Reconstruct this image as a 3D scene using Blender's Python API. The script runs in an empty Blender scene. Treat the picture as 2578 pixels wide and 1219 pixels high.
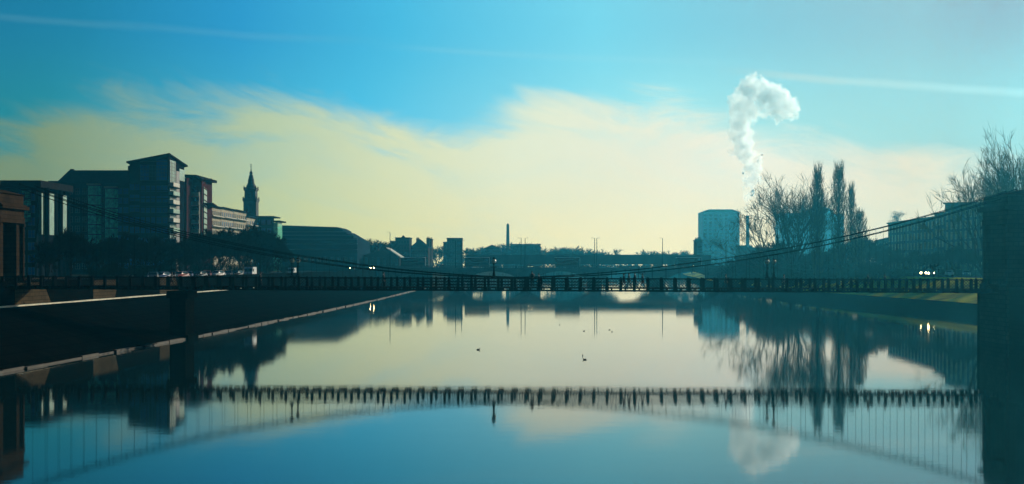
import bpy, bmesh, math, random
from mathutils import Vector, Matrix, noise
R = math.radians
S = bpy.context.scene
COL = S.collection
# ------------------------------------------------------------------ camera
F = 3300.0; CX = 1289.0; HY = 666.0; HC = 8.94
def W(px, py, D):
    return Vector(((px-CX)/F*D, D, HC+(HY-py)/F*D))
def PX(px, D): return (px-CX)/F*D
def PZ(py, D): return HC+(HY-py)/F*D
cd = bpy.data.cameras.new("camera"); cam = bpy.data.objects.new("camera", cd); COL.objects.link(cam)
cam.location = (0, 0, HC); cam.rotation_euler = (R(90), 0, 0)
cd.sensor_width = 36; cd.lens = 36*F/2578; cd.shift_y = (HY-609.5)/2578
cd.clip_start = 0.5; cd.clip_end = 8000
S.camera = cam
S.view_settings.view_transform = 'Standard'; S.view_settings.look = 'None'
S.view_settings.exposure = 0; S.view_settings.gamma = 1
S.cycles.use_denoising = True
S.cycles.volume_bounces = 10
S.cycles.max_bounces = 12
S.cycles.transparent_max_bounces = 12
S.cycles.sample_clamp_indirect = 4
# ------------------------------------------------------------------ sun + world
SUN_AZ, SUN_EL = R(36), R(17)          # azimuth measured from +Y (view) towards +X
sd = bpy.data.lights.new("sun", 'SUN'); sun = bpy.data.objects.new("sun", sd); COL.objects.link(sun)
sd.energy = 4.7; sd.angle = R(0.5); sd.color = (1.0, 0.86, 0.66)
sv = Vector((math.sin(SUN_AZ)*math.cos(SUN_EL), math.cos(SUN_AZ)*math.cos(SUN_EL), math.sin(SUN_EL)))
sun.rotation_euler = sv.to_track_quat('Z', 'Y').to_euler(); sun.location = (300, 300, 150)

wd = bpy.data.worlds.new("World"); S.world = wd; wd.use_nodes = True
nt = wd.node_tree; N = nt.nodes; L = nt.links
for n in list(N): N.remove(n)
def mth(op, a, b=None, c=None, clamp=False):
    n = N.new('ShaderNodeMath'); n.operation = op; n.use_clamp = clamp
    for i, v in enumerate((a, b, c)):
        if v is None: continue
        if isinstance(v, (int, float)): n.inputs[i].default_value = v
        else: L.new(v, n.inputs[i])
    return n.outputs[0]
def ramp(fac, stops):
    n = N.new('ShaderNodeValToRGB'); e = n.color_ramp.elements
    while len(e) > 1: e.remove(e[-1])
    e[0].position = stops[0][0]; e[0].color = (*stops[0][1], 1)
    for p, c in stops[1:]:
        x = e.new(p); x.color = (*c, 1)
    L.new(fac, n.inputs[0]); return n.outputs[0]
def mixc(f, a, b, mode='MIX'):
    n = N.new('ShaderNodeMix'); n.data_type = 'RGBA'; n.blend_type = mode
    if isinstance(f, (int, float)): n.inputs[0].default_value = f
    else: L.new(f, n.inputs[0])
    for i, v in ((6, a), (7, b)):
        if isinstance(v, tuple): n.inputs[i].default_value = (*v, 1)
        else: L.new(v, n.inputs[i])
    return n.outputs[2]
def sstep(v, lo, hi):
    n = N.new('ShaderNodeMapRange'); n.interpolation_type = 'SMOOTHSTEP'
    L.new(v, n.inputs[0]); n.inputs[1].default_value = lo; n.inputs[2].default_value = hi
    return n.outputs[0]
tc = N.new('ShaderNodeTexCoord'); sep = N.new('ShaderNodeSeparateXYZ'); L.new(tc.outputs['Generated'], sep.inputs[0])
az = mth('ARCTAN2', sep.outputs[0], sep.outputs[1]); el = mth('ARCSINE', sep.outputs[2])
t = mth('ADD', mth('MULTIPLY', az, 0.8), 0.4, clamp=True)     # az -0.5 .. 0.75 -> 0..1
def tp(px): return min(1, max(0, math.atan((px-CX)/F)*0.8+0.4))
def ep(px, py): return math.atan((HY-py)/F*math.cos(math.atan((px-CX)/F)))
def noise_n(sx, sy, scale, det, rough, off=0.0, rot=0.0, dist=0.0):
    a2 = mth('ADD', mth('MULTIPLY', az, sx*math.cos(rot)), mth('MULTIPLY', el, sx*math.sin(rot)))
    e2 = mth('ADD', mth('MULTIPLY', el, sy*math.cos(rot)), mth('MULTIPLY', az, -sy*math.sin(rot)))
    cb = N.new('ShaderNodeCombineXYZ'); L.new(a2, cb.inputs[0]); L.new(e2, cb.inputs[1]); cb.inputs[2].default_value = off
    n = N.new('ShaderNodeTexNoise'); n.inputs['Scale'].default_value = scale; n.inputs['Detail'].default_value = det
    n.inputs['Roughness'].default_value = rough; n.inputs['Distortion'].default_value = dist
    L.new(cb.outputs[0], n.inputs['Vector']); return n.outputs[0]
# clear blue by height, at the left / middle / right of the view
hi = sstep(el, 0.08, 0.185)
blue = mixc(hi, ramp(t, [(0, (0.015, 0.18, 0.22)), (tp(100), (0.024, 0.276, 0.317)), (tp(900), (0.12, 0.62, 0.92)), (tp(1700), (0.62, 0.93, 0.85)), (tp(2400), (0.52, 0.42, 0.30)), (1, (0.55, 0.40, 0.25))]),
                ramp(t, [(0, (0.008, 0.13, 0.27)), (tp(200), (0.013, 0.214, 0.403)), (tp(600), (0.029, 0.315, 0.652)), (tp(1000), (0.083, 0.511, 0.811)), (tp(1500), (0.253, 0.683, 0.848)), (tp(2300), (0.387, 0.31, 0.33)), (tp(2500), (0.369, 0.14, 0.15)), (1, (0.40, 0.15, 0.15))]))
lo = sstep(el, 0.0, 0.09)
cream = mixc(lo, ramp(t, [(0, (0.24, 0.20, 0.04)), (tp(100), (0.373, 0.301, 0.05)), (tp(700), (0.86, 0.763, 0.271)), (tp(1300), (1.28, 0.965, 0.45)), (tp(1700), (1.38, 1.0, 0.50)), (tp(2300), (1.164, 0.75, 0.40)), (1, (1.2, 0.7, 0.35))]),
                 ramp(t, [(0, (0.18, 0.22, 0.08)), (tp(100), (0.304, 0.33, 0.13)), (tp(700), (0.73, 0.715, 0.385)), (tp(1000), (1.02, 0.88, 0.48)), (tp(1300), (1.15, 0.955, 0.62)), (tp(1900), (1.30, 0.91, 0.64)), (tp(2300), (1.16, 0.60, 0.27)), (1, (1.1, 0.5, 0.22))]))
fc = N.new('ShaderNodeFloatCurve'); cv = fc.mapping.curves[0]
pts = [(0, 285), (250, 215), (480, 245), (760, 250), (1000, 300), (1200, 330), (1330, 275), (1450, 250), (1650, 262), (1850, 330), (2200, 375), (2578, 395)]
cv.points[0].location = (0, ep(0, 300)/0.25); cv.points[1].location = (1, ep(2578, 420)/0.25)
for x, y in pts: cv.points.new(tp(x), ep(x, y)/0.25)
fc.mapping.update(); L.new(t, fc.inputs[1])
elb = mth('MULTIPLY', fc.outputs[0], 0.25)
nz = noise_n(5.0, 17.0, 1.5, 7, 0.60, 1.3, R(-9), 0.7)
nz2 = noise_n(2.0, 9.0, 2.2, 5, 0.55, 7.3, R(-14), 0.4)
dd = mth('ADD', mth('SUBTRACT', elb, el), mth('ADD', mth('MULTIPLY', mth('SUBTRACT', nz, 0.5), 0.095), mth('MULTIPLY', mth('SUBTRACT', nz2, 0.5), 0.06)))
cm = sstep(dd, -0.014, 0.028)
cm = mth('MULTIPLY', cm, mth('ADD', 0.70, mth('MULTIPLY', nz, 0.55)), clamp=True)
skyc = mixc(cm, blue, cream)
# thin high streaks (old contrails)
def streak(x0, y0, x1, y1, wid, amt, fx0, fx1):
    a0, a1 = math.atan((x0-CX)/F), math.atan((x1-CX)/F); e0, e1 = ep(x0, y0), ep(x1, y1)
    k = (e1-e0)/(a1-a0)
    line = mth('ADD', mth('MULTIPLY', az, k), e0-k*a0)
    d = mth('ABSOLUTE', mth('SUBTRACT', mth('ADD', el, mth('MULTIPLY', mth('SUBTRACT', nz, 0.5), wid*1.3)), line))
    m = mth('SUBTRACT', 1.0, sstep(d, 0.0, wid))
    m = mth('MULTIPLY', m, sstep(az, math.atan((fx0-CX)/F), math.atan((fx0+250-CX)/F)))
    m = mth('MULTIPLY', m, mth('SUBTRACT', 1.0, sstep(az, math.atan((fx1-CX)/F), math.atan((fx1+400-CX)/F))))
    return mth('MULTIPLY', m, mth('MULTIPLY', amt, mth('ADD', 0.5, nz)))
skyc = mixc(streak(1900, 183, 2578, 236, 0.0046, 0.42, 1780, 3200), skyc, (0.85, 0.66, 0.50))
skyc = mixc(streak(0, 42, 700, 92, 0.0045, 0.13, -200, 700), skyc, (0.25, 0.5, 0.6))
skyc = mixc(streak(950, 118, 1600, 150, 0.004, 0.15, 900, 1700), skyc, (0.5, 0.75, 0.8))
skyc = mixc(1.0, skyc, (0.93, 1.0, 1.0), 'MULTIPLY')
front = sstep(sep.outputs[1], -0.1, 0.78)
skyc = mixc(front, mixc(1.0, skyc, (0.10, 0.12, 0.14), 'MULTIPLY'), skyc)
st = N.new('ShaderNodeTexSky'); st.sky_type = 'NISHITA'; st.sun_disc = False
st.sun_elevation = SUN_EL; st.sun_rotation = SUN_AZ; st.air_density = 1.6; st.dust_density = 1.0; st.ozone_density = 3.0
nish = mixc(1.0, mixc(1.0, st.outputs[0], (0.010, 0.026, 0.036), 'MULTIPLY'), (1, 1, 1), 'MULTIPLY')
up = sstep(el, 0.20, 0.42)
fin = mixc(up, mixc(0.04, skyc, nish), nish)
bg = N.new('ShaderNodeBackground'); bg.inputs[1].default_value = 1.0
L.new(fin, bg.inputs[0]); wo = N.new('ShaderNodeOutputWorld'); L.new(bg.outputs[0], wo.inputs[0])

# ------------------------------------------------------------------ materials
MATTE = ('sunlit_patch_stone', 'quay_stone', 'dark_brick', 'maroon_brick', 'twigs', 'willow_twigs', 'bark', 'slate_roof', 'blue_sheet_roof', 'ground', 'asphalt', 'promenade_paving', 'sun_patched_grass', 'evergreen', 'bridge_granite', 'girder_steel', 'shaded_sandstone', 'pylon_sandstone', 'painted_iron', 'red_sandstone')
def mat(name, col, rough=0.85, var=0.35, scale=0.6, metal=0.0, col2=None, bump=0.0, emit=None, stretch=(1, 1, 1), spec=None):
    m = bpy.data.materials.new(name); m.use_nodes = True
    n = m.node_tree.nodes; l = m.node_tree.links; b = n['Principled BSDF']
    b.inputs['Roughness'].default_value = rough; b.inputs['Metallic'].default_value = metal
    if spec is not None: b.inputs['Specular IOR Level'].default_value = spec
    tcn = n.new('ShaderNodeTexCoord'); mp = n.new('ShaderNodeMapping'); mp.inputs['Scale'].default_value = stretch
    l.new(tcn.outputs['Object'], mp.inputs[0])
    no = n.new('ShaderNodeTexNoise'); no.inputs['Scale'].default_value = scale; no.inputs['Detail'].default_value = 5
    no.inputs['Roughness'].default_value = 0.6
    l.new(mp.outputs[0], no.inputs['Vector'])
    cr = n.new('ShaderNodeValToRGB'); e = cr.color_ramp.elements
    c2 = col2 or tuple(c*(1-var) for c in col)
    e[0].position = 0.34; e[0].color = (*c2, 1); e[1].position = 0.66; e[1].color = (*[min(1, c*(1+var*0.4)) for c in col], 1)
    l.new(no.outputs[0], cr.inputs[0]); l.new(cr.outputs[0], b.inputs['Base Color'])
    if bump:
        bp = n.new('ShaderNodeBump'); bp.inputs['Strength'].default_value = bump; bp.inputs['Distance'].default_value = 0.1
        l.new(no.outputs[0], bp.inputs['Height']); l.new(bp.outputs[0], b.inputs['Normal'])
    if emit:
        b.inputs['Emission Color'].default_value = (*emit[0], 1); b.inputs['Emission Strength'].default_value = emit[1]
    return m
def brickmat(name, c1, c2, mortar, sx=0.9, sy=0.35, rough=0.9):
    m = bpy.data.materials.new(name); m.use_nodes = True
    n = m.node_tree.nodes; l = m.node_tree.links; b = n['Principled BSDF']; b.inputs['Roughness'].default_value = rough
    tcn = n.new('ShaderNodeTexCoord'); sp = n.new('ShaderNodeSeparateXYZ'); l.new(tcn.outputs['Object'], sp.inputs[0])
    ad = n.new('ShaderNodeMath'); l.new(sp.outputs[0], ad.inputs[0]); l.new(sp.outputs[1], ad.inputs[1])
    cb = n.new('ShaderNodeCombineXYZ'); l.new(ad.outputs[0], cb.inputs[0]); l.new(sp.outputs[2], cb.inputs[1])
    br = n.new('ShaderNodeTexBrick'); br.inputs['Scale'].default_value = 1.0
    br.inputs['Brick Width'].default_value = sx; br.inputs['Row Height'].default_value = sy; br.inputs['Mortar Size'].default_value = 0.03
    br.inputs['Color1'].default_value = (*c1, 1); br.inputs['Color2'].default_value = (*c2, 1); br.inputs['Mortar'].default_value = (*mortar, 1)
    l.new(cb.outputs[0], br.inputs['Vector'])
    no = n.new('ShaderNodeTexNoise'); no.inputs['Scale'].default_value = 0.35; no.inputs['Detail'].default_value = 6
    l.new(tcn.outputs['Object'], no.inputs['Vector'])
    mx = n.new('ShaderNodeMix'); mx.data_type = 'RGBA'; mx.blend_type = 'MULTIPLY'; mx.inputs[0].default_value = 0.7
    l.new(br.outputs[0], mx.inputs[6]); l.new(no.outputs[0], mx.inputs[7]); l.new(mx.outputs[2], b.inputs['Base Color'])
    return m
M = {}
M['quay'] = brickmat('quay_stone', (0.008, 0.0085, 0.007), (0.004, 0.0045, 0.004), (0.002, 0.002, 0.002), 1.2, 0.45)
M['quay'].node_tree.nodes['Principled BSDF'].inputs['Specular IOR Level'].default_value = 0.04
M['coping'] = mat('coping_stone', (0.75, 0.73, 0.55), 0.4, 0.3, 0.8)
M['paving'] = mat('promenade_paving', (0.10, 0.078, 0.05), 0.95, 0.75, 0.09, spec=0.1)
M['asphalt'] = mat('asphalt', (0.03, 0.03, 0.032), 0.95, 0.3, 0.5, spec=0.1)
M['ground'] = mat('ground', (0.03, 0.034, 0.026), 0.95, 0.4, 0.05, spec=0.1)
M['grass'] = mat('sun_patched_grass', (0.55, 0.50, 0.03), 0.95, 0.3, 0.05, col2=(0.02, 0.035, 0.012), bump=0.2, spec=0.1)  # yellow patches over dark green paint sunlight into the grass colour
M['pylon'] = brickmat('pylon_sandstone', (0.075, 0.052, 0.034), (0.055, 0.038, 0.025), (0.03, 0.02, 0.014), 1.1, 0.5)
M['pylon_dark'] = brickmat('shaded_sandstone', (0.05, 0.045, 0.04), (0.035, 0.032, 0.03), (0.015, 0.015, 0.015), 1.1, 0.5)  # darker copy of the pylon stone, shade put into its colour
M['iron'] = mat('painted_iron', (0.012, 0.014, 0.016), 0.55, 0.3, 2.0)
M['rust_iron'] = mat('red_brown_iron', (0.05, 0.022, 0.015), 0.6, 0.4, 1.5)
M['deckwood'] = mat('deck_surface', (0.018, 0.017, 0.016), 0.9, 0.3, 1.0)
M['granite'] = brickmat('bridge_granite', (0.11, 0.11, 0.11), (0.08, 0.08, 0.085), (0.04, 0.04, 0.04), 1.6, 0.6)
M['girder'] = mat('girder_steel', (0.05, 0.055, 0.06), 0.6, 0.3, 0.2)
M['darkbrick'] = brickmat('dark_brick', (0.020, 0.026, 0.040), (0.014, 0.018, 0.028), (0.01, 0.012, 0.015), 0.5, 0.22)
M['maroon'] = brickmat('maroon_brick', (0.14, 0.032, 0.04), (0.10, 0.026, 0.03), (0.05, 0.03, 0.03), 0.5, 0.22)
M['beige'] = mat('beige_stone', (0.34, 0.30, 0.19), 0.85, 0.3, 0.3)
M['render'] = mat('pale_render', (0.55, 0.56, 0.48), 0.8, 0.3, 0.3)
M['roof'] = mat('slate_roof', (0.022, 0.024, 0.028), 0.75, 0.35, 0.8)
M['slateblue'] = mat('blue_sheet_roof', (0.018, 0.036, 0.06), 0.7, 0.35, 0.4, spec=0.2, stretch=(0.2, 0.2, 3))
M['glass'] = mat('window_glass', (0.015, 0.02, 0.028), 0.12, 0.3, 0.3, spec=0.7)
M['blueglass'] = mat('blue_tower_glass', (0.03, 0.14, 0.42), 0.25, 0.5, 0.4, spec=0.6)
M['greenglass'] = mat('green_glass', (0.16, 0.80, 0.50), 0.3, 0.6, 0.9, spec=0.6)
M['greenpale'] = mat('pale_green_panel', (0.18, 0.38, 0.29), 0.4, 0.35, 0.6)
M['frame'] = mat('window_frame', (0.08, 0.085, 0.09), 0.6, 0.2, 1.0)
M['whitepaint'] = mat('white_paint', (0.75, 0.76, 0.72), 0.5, 0.15, 1.0)
M['steeple'] = brickmat('steeple_stone', (0.06, 0.058, 0.055), (0.045, 0.044, 0.042), (0.03, 0.03, 0.03), 1.0, 0.4)
M['tenement'] = brickmat('red_sandstone', (0.12, 0.07, 0.055), (0.09, 0.05, 0.04), (0.05, 0.04, 0.035), 1.0, 0.4)
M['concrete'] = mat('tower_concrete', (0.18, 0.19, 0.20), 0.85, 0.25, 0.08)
M['sunpatch'] = brickmat('sunlit_patch_stone', (0.13, 0.10, 0.06), (0.10, 0.075, 0.045), (0.04, 0.03, 0.02), 1.4, 0.5)  # sunlight on the dark retaining wall, put into the colour
M['bluecon'] = mat('haze_tinted_concrete', (0.50, 0.78, 0.90), 0.8, 0.15, 0.05)  # distant concrete, with haze put into its pale blue colour
M['bark'] = mat('bark', (0.028, 0.024, 0.018), 0.95, 0.4, 1.5, spec=0.1)
M['twig'] = mat('twigs', (0.022, 0.019, 0.012), 0.95, 0.4, 0.8, spec=0.1)
M['twiggreen'] = mat('willow_twigs', (0.09, 0.085, 0.03), 0.95, 0.4, 0.8)
M['evergreen'] = mat('evergreen', (0.016, 0.024, 0.012), 0.95, 0.5, 1.0, spec=0.1)
M['tyre'] = mat('tyre_rubber', (0.015, 0.015, 0.015), 0.9, 0.2, 3)
M['silver'] = mat('silver_paint', (0.16, 0.17, 0.18), 0.25, 0.1, 1, metal=0.3)
M['carwhite'] = mat('white_car_paint', (0.75, 0.75, 0.73), 0.3, 0.1, 1)
M['carred'] = mat('red_car_paint', (0.30, 0.03, 0.03), 0.3, 0.1, 1)
M['carblue'] = mat('blue_car_paint', (0.03, 0.07, 0.2), 0.3, 0.1, 1)
M['cardark'] = mat('black_car_paint', (0.02, 0.02, 0.025), 0.25, 0.1, 1)
M['headlight'] = mat('lit_headlight', (1, 0.85, 0.5), 0.4, 0.0, 1, emit=((1.0, 0.72, 0.32), 60))
M['headlight_far'] = mat('lit_headlight_far', (1, 0.85, 0.5), 0.4, 0.0, 1, emit=((1.0, 0.72, 0.32), 75))
M['lens'] = mat('unlit_lens', (0.75, 0.78, 0.75), 0.15, 0.1, 1)
M['globe'] = mat('lamp_globe', (0.62, 0.70, 0.50), 0.25, 0.2, 3, spec=0.6)
M['skin'] = mat('skin', (0.22, 0.13, 0.09), 0.6, 0.1, 8)
M['hair'] = mat('dark_hair', (0.02, 0.015, 0.01), 0.8, 0.3, 12)
M['coatdark'] = mat('dark_coat_cloth', (0.014, 0.015, 0.02), 0.9, 0.2, 8)
M['coatgrey'] = mat('grey_coat_cloth', (0.10, 0.11, 0.11), 0.9, 0.2, 8)
M['coatred'] = mat('dark_red_coat_cloth', (0.07, 0.012, 0.015), 0.9, 0.2, 8)
M['trouser'] = mat('dark_trousers', (0.018, 0.02, 0.028), 0.9, 0.2, 8)
M['duck'] = mat('bird_feathers', (0.035, 0.03, 0.025), 0.8, 0.4, 12)
M['beak'] = mat('bird_beak', (0.30, 0.18, 0.03), 0.6, 0.1, 12)
def signmat(name, col): return mat(name, col, 0.6, 0.1, 2)

for m_ in bpy.data.materials:
    if m_.name in MATTE: m_.node_tree.nodes['Principled BSDF'].inputs['Specular IOR Level'].default_value = 0.0
# ------------------------------------------------------------------ mesh helpers
class MB:
    def __init__(s): s.v = []; s.f = []; s.mi = []; s.mats = []
    def add(s, vs, fs, mi=0):
        o = len(s.v); s.v += [tuple(v) for v in vs]
        for f in fs: s.f.append(tuple(o+i for i in f)); s.mi.append(mi)
    def box(s, x0, x1, y0, y1, z0, z1, mi=0):
        s.add([(x0,y0,z0),(x1,y0,z0),(x1,y1,z0),(x0,y1,z0),(x0,y0,z1),(x1,y0,z1),(x1,y1,z1),(x0,y1,z1)],
              [(0,3,2,1),(4,5,6,7),(0,1,5,4),(1,2,6,5),(2,3,7,6),(3,0,4,7)], mi)
    def prism(s, poly, z0, z1, mi=0):               # CCW plan polygon; z1 may be a list
        n = len(poly); zt = z1 if isinstance(z1, (list, tuple)) else [z1]*n
        zb = z0 if isinstance(z0, (list, tuple)) else [z0]*n
        s.add([(p[0], p[1], zb[i]) for i, p in enumerate(poly)]+[(p[0], p[1], zt[i]) for i, p in enumerate(poly)],
              [tuple(reversed(range(n))), tuple(range(n, 2*n))]+[(i, (i+1) % n, n+(i+1) % n, n+i) for i in range(n)], mi)
    def bar(s, a, b, w, h=None, mi=0):               # square bar between two points
        h = h or w; a = Vector(a); b = Vector(b); d = (b-a).normalized()
        u = d.cross(Vector((0, 0, 1)));
        if u.length < 1e-3: u = Vector((1, 0, 0))
        u.normalize(); v = u.cross(d).normalized(); u *= w/2; v *= h/2
        s.add([a-u-v, a+u-v, a+u+v, a-u+v, b-u-v, b+u-v, b+u+v, b-u+v],
              [(0,1,2,3),(7,6,5,4),(0,4,5,1),(1,5,6,2),(2,6,7,3),(3,7,4,0)], mi)
    def tube(s, pts, rad, n=5, mi=0, cap=True):
        pts = [Vector(p) for p in pts]; o = len(s.v); m = len(pts)
        for i, p in enumerate(pts):
            d = (pts[min(i+1, m-1)]-pts[max(i-1, 0)]).normalized()
            u = d.cross(Vector((0.13, 0.31, 0.94)));
            if u.length < 1e-3: u = Vector((1, 0, 0))
            u.normalize(); v = d.cross(u); r = rad[i] if isinstance(rad, (list, tuple)) else rad
            for k in range(n):
                a = 2*math.pi*k/n; s.v.append(tuple(p+(u*math.cos(a)+v*math.sin(a))*r))
        for i in range(m-1):
            for k in range(n):
                s.f.append((o+i*n+k, o+i*n+(k+1) % n, o+(i+1)*n+(k+1) % n, o+(i+1)*n+k)); s.mi.append(mi)
        if cap:
            s.f.append(tuple(o+k for k in reversed(range(n)))); s.mi.append(mi)
            s.f.append(tuple(o+(m-1)*n+k for k in range(n))); s.mi.append(mi)
    def lathe(s, c, prof, n=16, mi=0, rot=0.0):      # prof [(r, z)]
        o = len(s.v)
        for r, z in prof:
            for k in range(n):
                a = 2*math.pi*k/n+rot; s.v.append((c[0]+r*math.cos(a), c[1]+r*math.sin(a), c[2]+z))
        for i in range(len(prof)-1):
            for k in range(n):
                s.f.append((o+i*n+k, o+i*n+(k+1) % n, o+(i+1)*n+(k+1) % n, o+(i+1)*n+k)); s.mi.append(mi)
        s.f.append(tuple(o+k for k in reversed(range(n)))); s.mi.append(mi)
        s.f.append(tuple(o+(len(prof)-1)*n+k for k in range(n))); s.mi.append(mi)
    def ball(s, c, r, mi=0, sz=1.0, n=10):
        s.lathe((c[0], c[1], c[2]), [(max(0.02*r, r*math.sin(math.pi*i/n)), -r*sz*math.cos(math.pi*i/n)) for i in range(n+1)], n+2, mi)
    def build(s, name, mats, parent=None, loc=None, smooth=False):
        if not isinstance(mats, (list, tuple)): mats = [mats]
        o0 = Vector(loc) if loc is not None else (Vector(parent['_w']) if parent is not None and '_w' in parent else Vector((0, 0, 0)))
        me = bpy.data.meshes.new(name); me.from_pydata([tuple(Vector(v)-o0) for v in s.v], [], s.f)
        for m in mats: me.materials.append(m)
        me.polygons.foreach_set('material_index', s.mi)
        if smooth: me.polygons.foreach_set('use_smooth', [True]*len(me.polygons))
        me.update(); ob = bpy.data.objects.new(name, me); COL.objects.link(ob)
        if parent is not None:
            ob.parent = parent
            if '_w' in parent:
                ob.location = (0, 0, 0); ob['_w'] = list(parent['_w'])
        else: ob.location = o0
        if parent is None: ob['_w'] = list(o0)
        return ob
def tag(o, label=None, cat=None, group=None, kind=None):
    if label: o['label'] = label
    if cat: o['category'] = cat
    if group: o['group'] = group
    if kind: o['kind'] = kind
    return o
def empty(name, loc, label, cat, group=None, rz=0.0):
    o = bpy.data.objects.new(name, None); COL.objects.link(o); o.location = loc; o.rotation_euler.z = rz
    o['_w'] = list(loc); o.empty_display_size = 0.5
    return tag(o, label, cat, group)
def struct(name, mb, m): return tag(mb.build(name, m), kind='structure')
def copy_tree(o, parent=None):
    c = o.copy(); COL.objects.link(c)
    if parent is not None: c.parent = parent
    for ch in list(o.children): copy_tree(ch, c)
    return c
def dup(o, loc, rz=0.0, sc=1.0, label=None, group=None):
    c = copy_tree(o); c.location = loc; c.rotation_euler.z = rz; c.scale = (sc, sc, sc) if isinstance(sc, (int, float)) else sc
    if label: c['label'] = label
    if group: c['group'] = group
    return c

# ------------------------------------------------------------------ setting: river, banks, ground
# river edges as (Y, left X, right X)
EDGE = [(-70, -46, 55.4), (60, -44.5, 55.4), (108, -42.1, 55.4), (150, -39.5, 55.4), (155, -39.2, 55.4), (160, -38.9, 83), (248, -36, 82), (330, -34.2, 77), (430, -33.5, 79),
        (510, -33, 84), (545, -33, 84), (600, -28, 88), (700, -10, 98), (850, 20, 112), (960, 60, 125), (1010, 105, 130)]
def edge(Y, side):
    for a, b in zip(EDGE, EDGE[1:]):
        if a[0] <= Y <= b[0]:
            k = (Y-a[0])/(b[0]-a[0]); return a[side]+(b[side]-a[side])*k
    return EDGE[-1][side] if Y > 0 else EDGE[0][side]
def lx(Y, off=0.0): return edge(Y, 1)+off

m = bpy.data.materials.new('river_water'); m.use_nodes = True
n_ = m.node_tree.nodes; l_ = m.node_tree.links; b_ = n_['Principled BSDF']
b_.inputs['Base Color'].default_value = (0.004, 0.022, 0.026, 1); b_.inputs['Roughness'].default_value = 0.055; b_.inputs['IOR'].default_value = 1.333
tcn = n_.new('ShaderNodeTexCoord'); hs = None
no = n_.new('ShaderNodeTexNoise'); no.inputs['Scale'].default_value = 0.03; no.inputs['Detail'].default_value = 4; mp = n_.new('ShaderNodeMapping'); mp.inputs['Scale'].default_value = (1, 0.45, 1)
l_.new(tcn.outputs['Object'], mp.inputs[0]); l_.new(mp.outputs[0], no.inputs['Vector']); mr = n_.new('ShaderNodeMapRange'); mr.inputs[1].default_value = 0.35; mr.inputs[2].default_value = 0.7; mr.inputs[3].default_value = 0.018; mr.inputs[4].default_value = 0.055
l_.new(no.outputs[0], mr.inputs[0]); l_.new(mr.outputs[0], b_.inputs['Roughness'])
for sc, amp, sx in ((0.45, 0.55, 0.45), (1.7, 0.35, 0.5), (0.05, 1.2, 0.5), (5.0, 0.14, 0.6)):
    mp = n_.new('ShaderNodeMapping'); mp.inputs['Scale'].default_value = (sx, 1, 1); l_.new(tcn.outputs['Object'], mp.inputs[0])
    no = n_.new('ShaderNodeTexNoise'); no.inputs['Scale'].default_value = sc; no.inputs['Detail'].default_value = 3; l_.new(mp.outputs[0], no.inputs['Vector'])
    mu = n_.new('ShaderNodeMath'); mu.operation = 'MULTIPLY'; mu.inputs[1].default_value = amp; l_.new(no.outputs[0], mu.inputs[0])
    if hs is None: hs = mu.outputs[0]
    else:
        ad = n_.new('ShaderNodeMath'); l_.new(hs, ad.inputs[0]); l_.new(mu.outputs[0], ad.inputs[1]); hs = ad.outputs[0]
bp = n_.new('ShaderNodeBump'); bp.inputs['Strength'].default_value = 0.35; bp.inputs['Distance'].default_value = 0.009
l_.new(hs, bp.inputs['Height']); l_.new(bp.outputs[0], b_.inputs['Normal'])
M['water'] = m
mb = MB(); mb.add([(-200, -74, 0), (300, -74, 0), (300, 1100, 0), (-200, 1100, 0)], [(0, 1, 2, 3)]); struct('river', mb, M['water'])

GZ = 6.0
def slab(mb, rows, z, zb=-1.0):       # rows of (Y, x0, x1): top sheet with skirts
    n = len(rows)
    vs = []
    for Y, a, b in rows: vs += [(a, Y, z), (b, Y, z), (a, Y, zb), (b, Y, zb)]
    fs = []
    for i in range(n-1):
        a = i*4; c = a+4
        fs += [(a, a+1, c+1, c), (a+1, a+3, c+3, c+1), (a, c, c+2, a+2)]
    fs += [(0, 2, 3, 1), (4*n-4, 4*n-3, 4*n-1, 4*n-2)]
    mb.add(vs, fs)
# left ground (street level) starts 19 m behind the quay, promenade between
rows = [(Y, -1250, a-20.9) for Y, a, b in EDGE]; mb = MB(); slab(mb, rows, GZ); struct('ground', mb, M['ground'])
rows = [(Y, a-20.9, a) for Y, a, b in EDGE if Y >= 545]; mb = MB(); slab(mb, rows, 5.6); struct('far_left_bank', mb, M['ground'])
mb = MB(); slab(mb, [(-74, 55.7, 1250), (155, 55.7, 1250), (160, 98, 1250)]+[(Y, b+22, 1250) for Y, a, b in EDGE if Y > 160], GZ); struct('right_ground', mb, M['ground'])
mb = MB()
for (Y0, a0, b0), (Y1, a1, b1) in zip(EDGE[5:], EDGE[6:]):
    k = max(4, int((Y1-Y0)/3))
    for i in range(k):
        ya = Y0+(Y1-Y0)*i/k; yb = Y0+(Y1-Y0)*(i+1)/k
        xa = b0+(b1-b0)*i/k; xb = b0+(b1-b0)*(i+1)/k
        for j in range(12):
            u0, u1 = j/12, (j+1)/12
            def P(x, y, u):
                return (x+0.4+21.65*u, y, 1.7+4.3*u+(0.35*noise.noise(Vector(((x+22*u)*0.12, y*0.07, 0))) if 0 < u < 1 else 0))
            mb.add([P(xa, ya, u0), P(xb, yb, u0), P(xb, yb, u1), P(xa, ya, u1)], [(0, 3, 2, 1)])
gb_ = struct('grass_bank', mb, M['grass']); gb_.data.polygons.foreach_set('use_smooth', [True]*len(gb_.data.polygons))
mb = MB(); slab(mb, [(1005, -1250, 1250), (1285, -1250, 1250)], GZ+0.3); struct('far_ground', mb, M['ground'])
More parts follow.
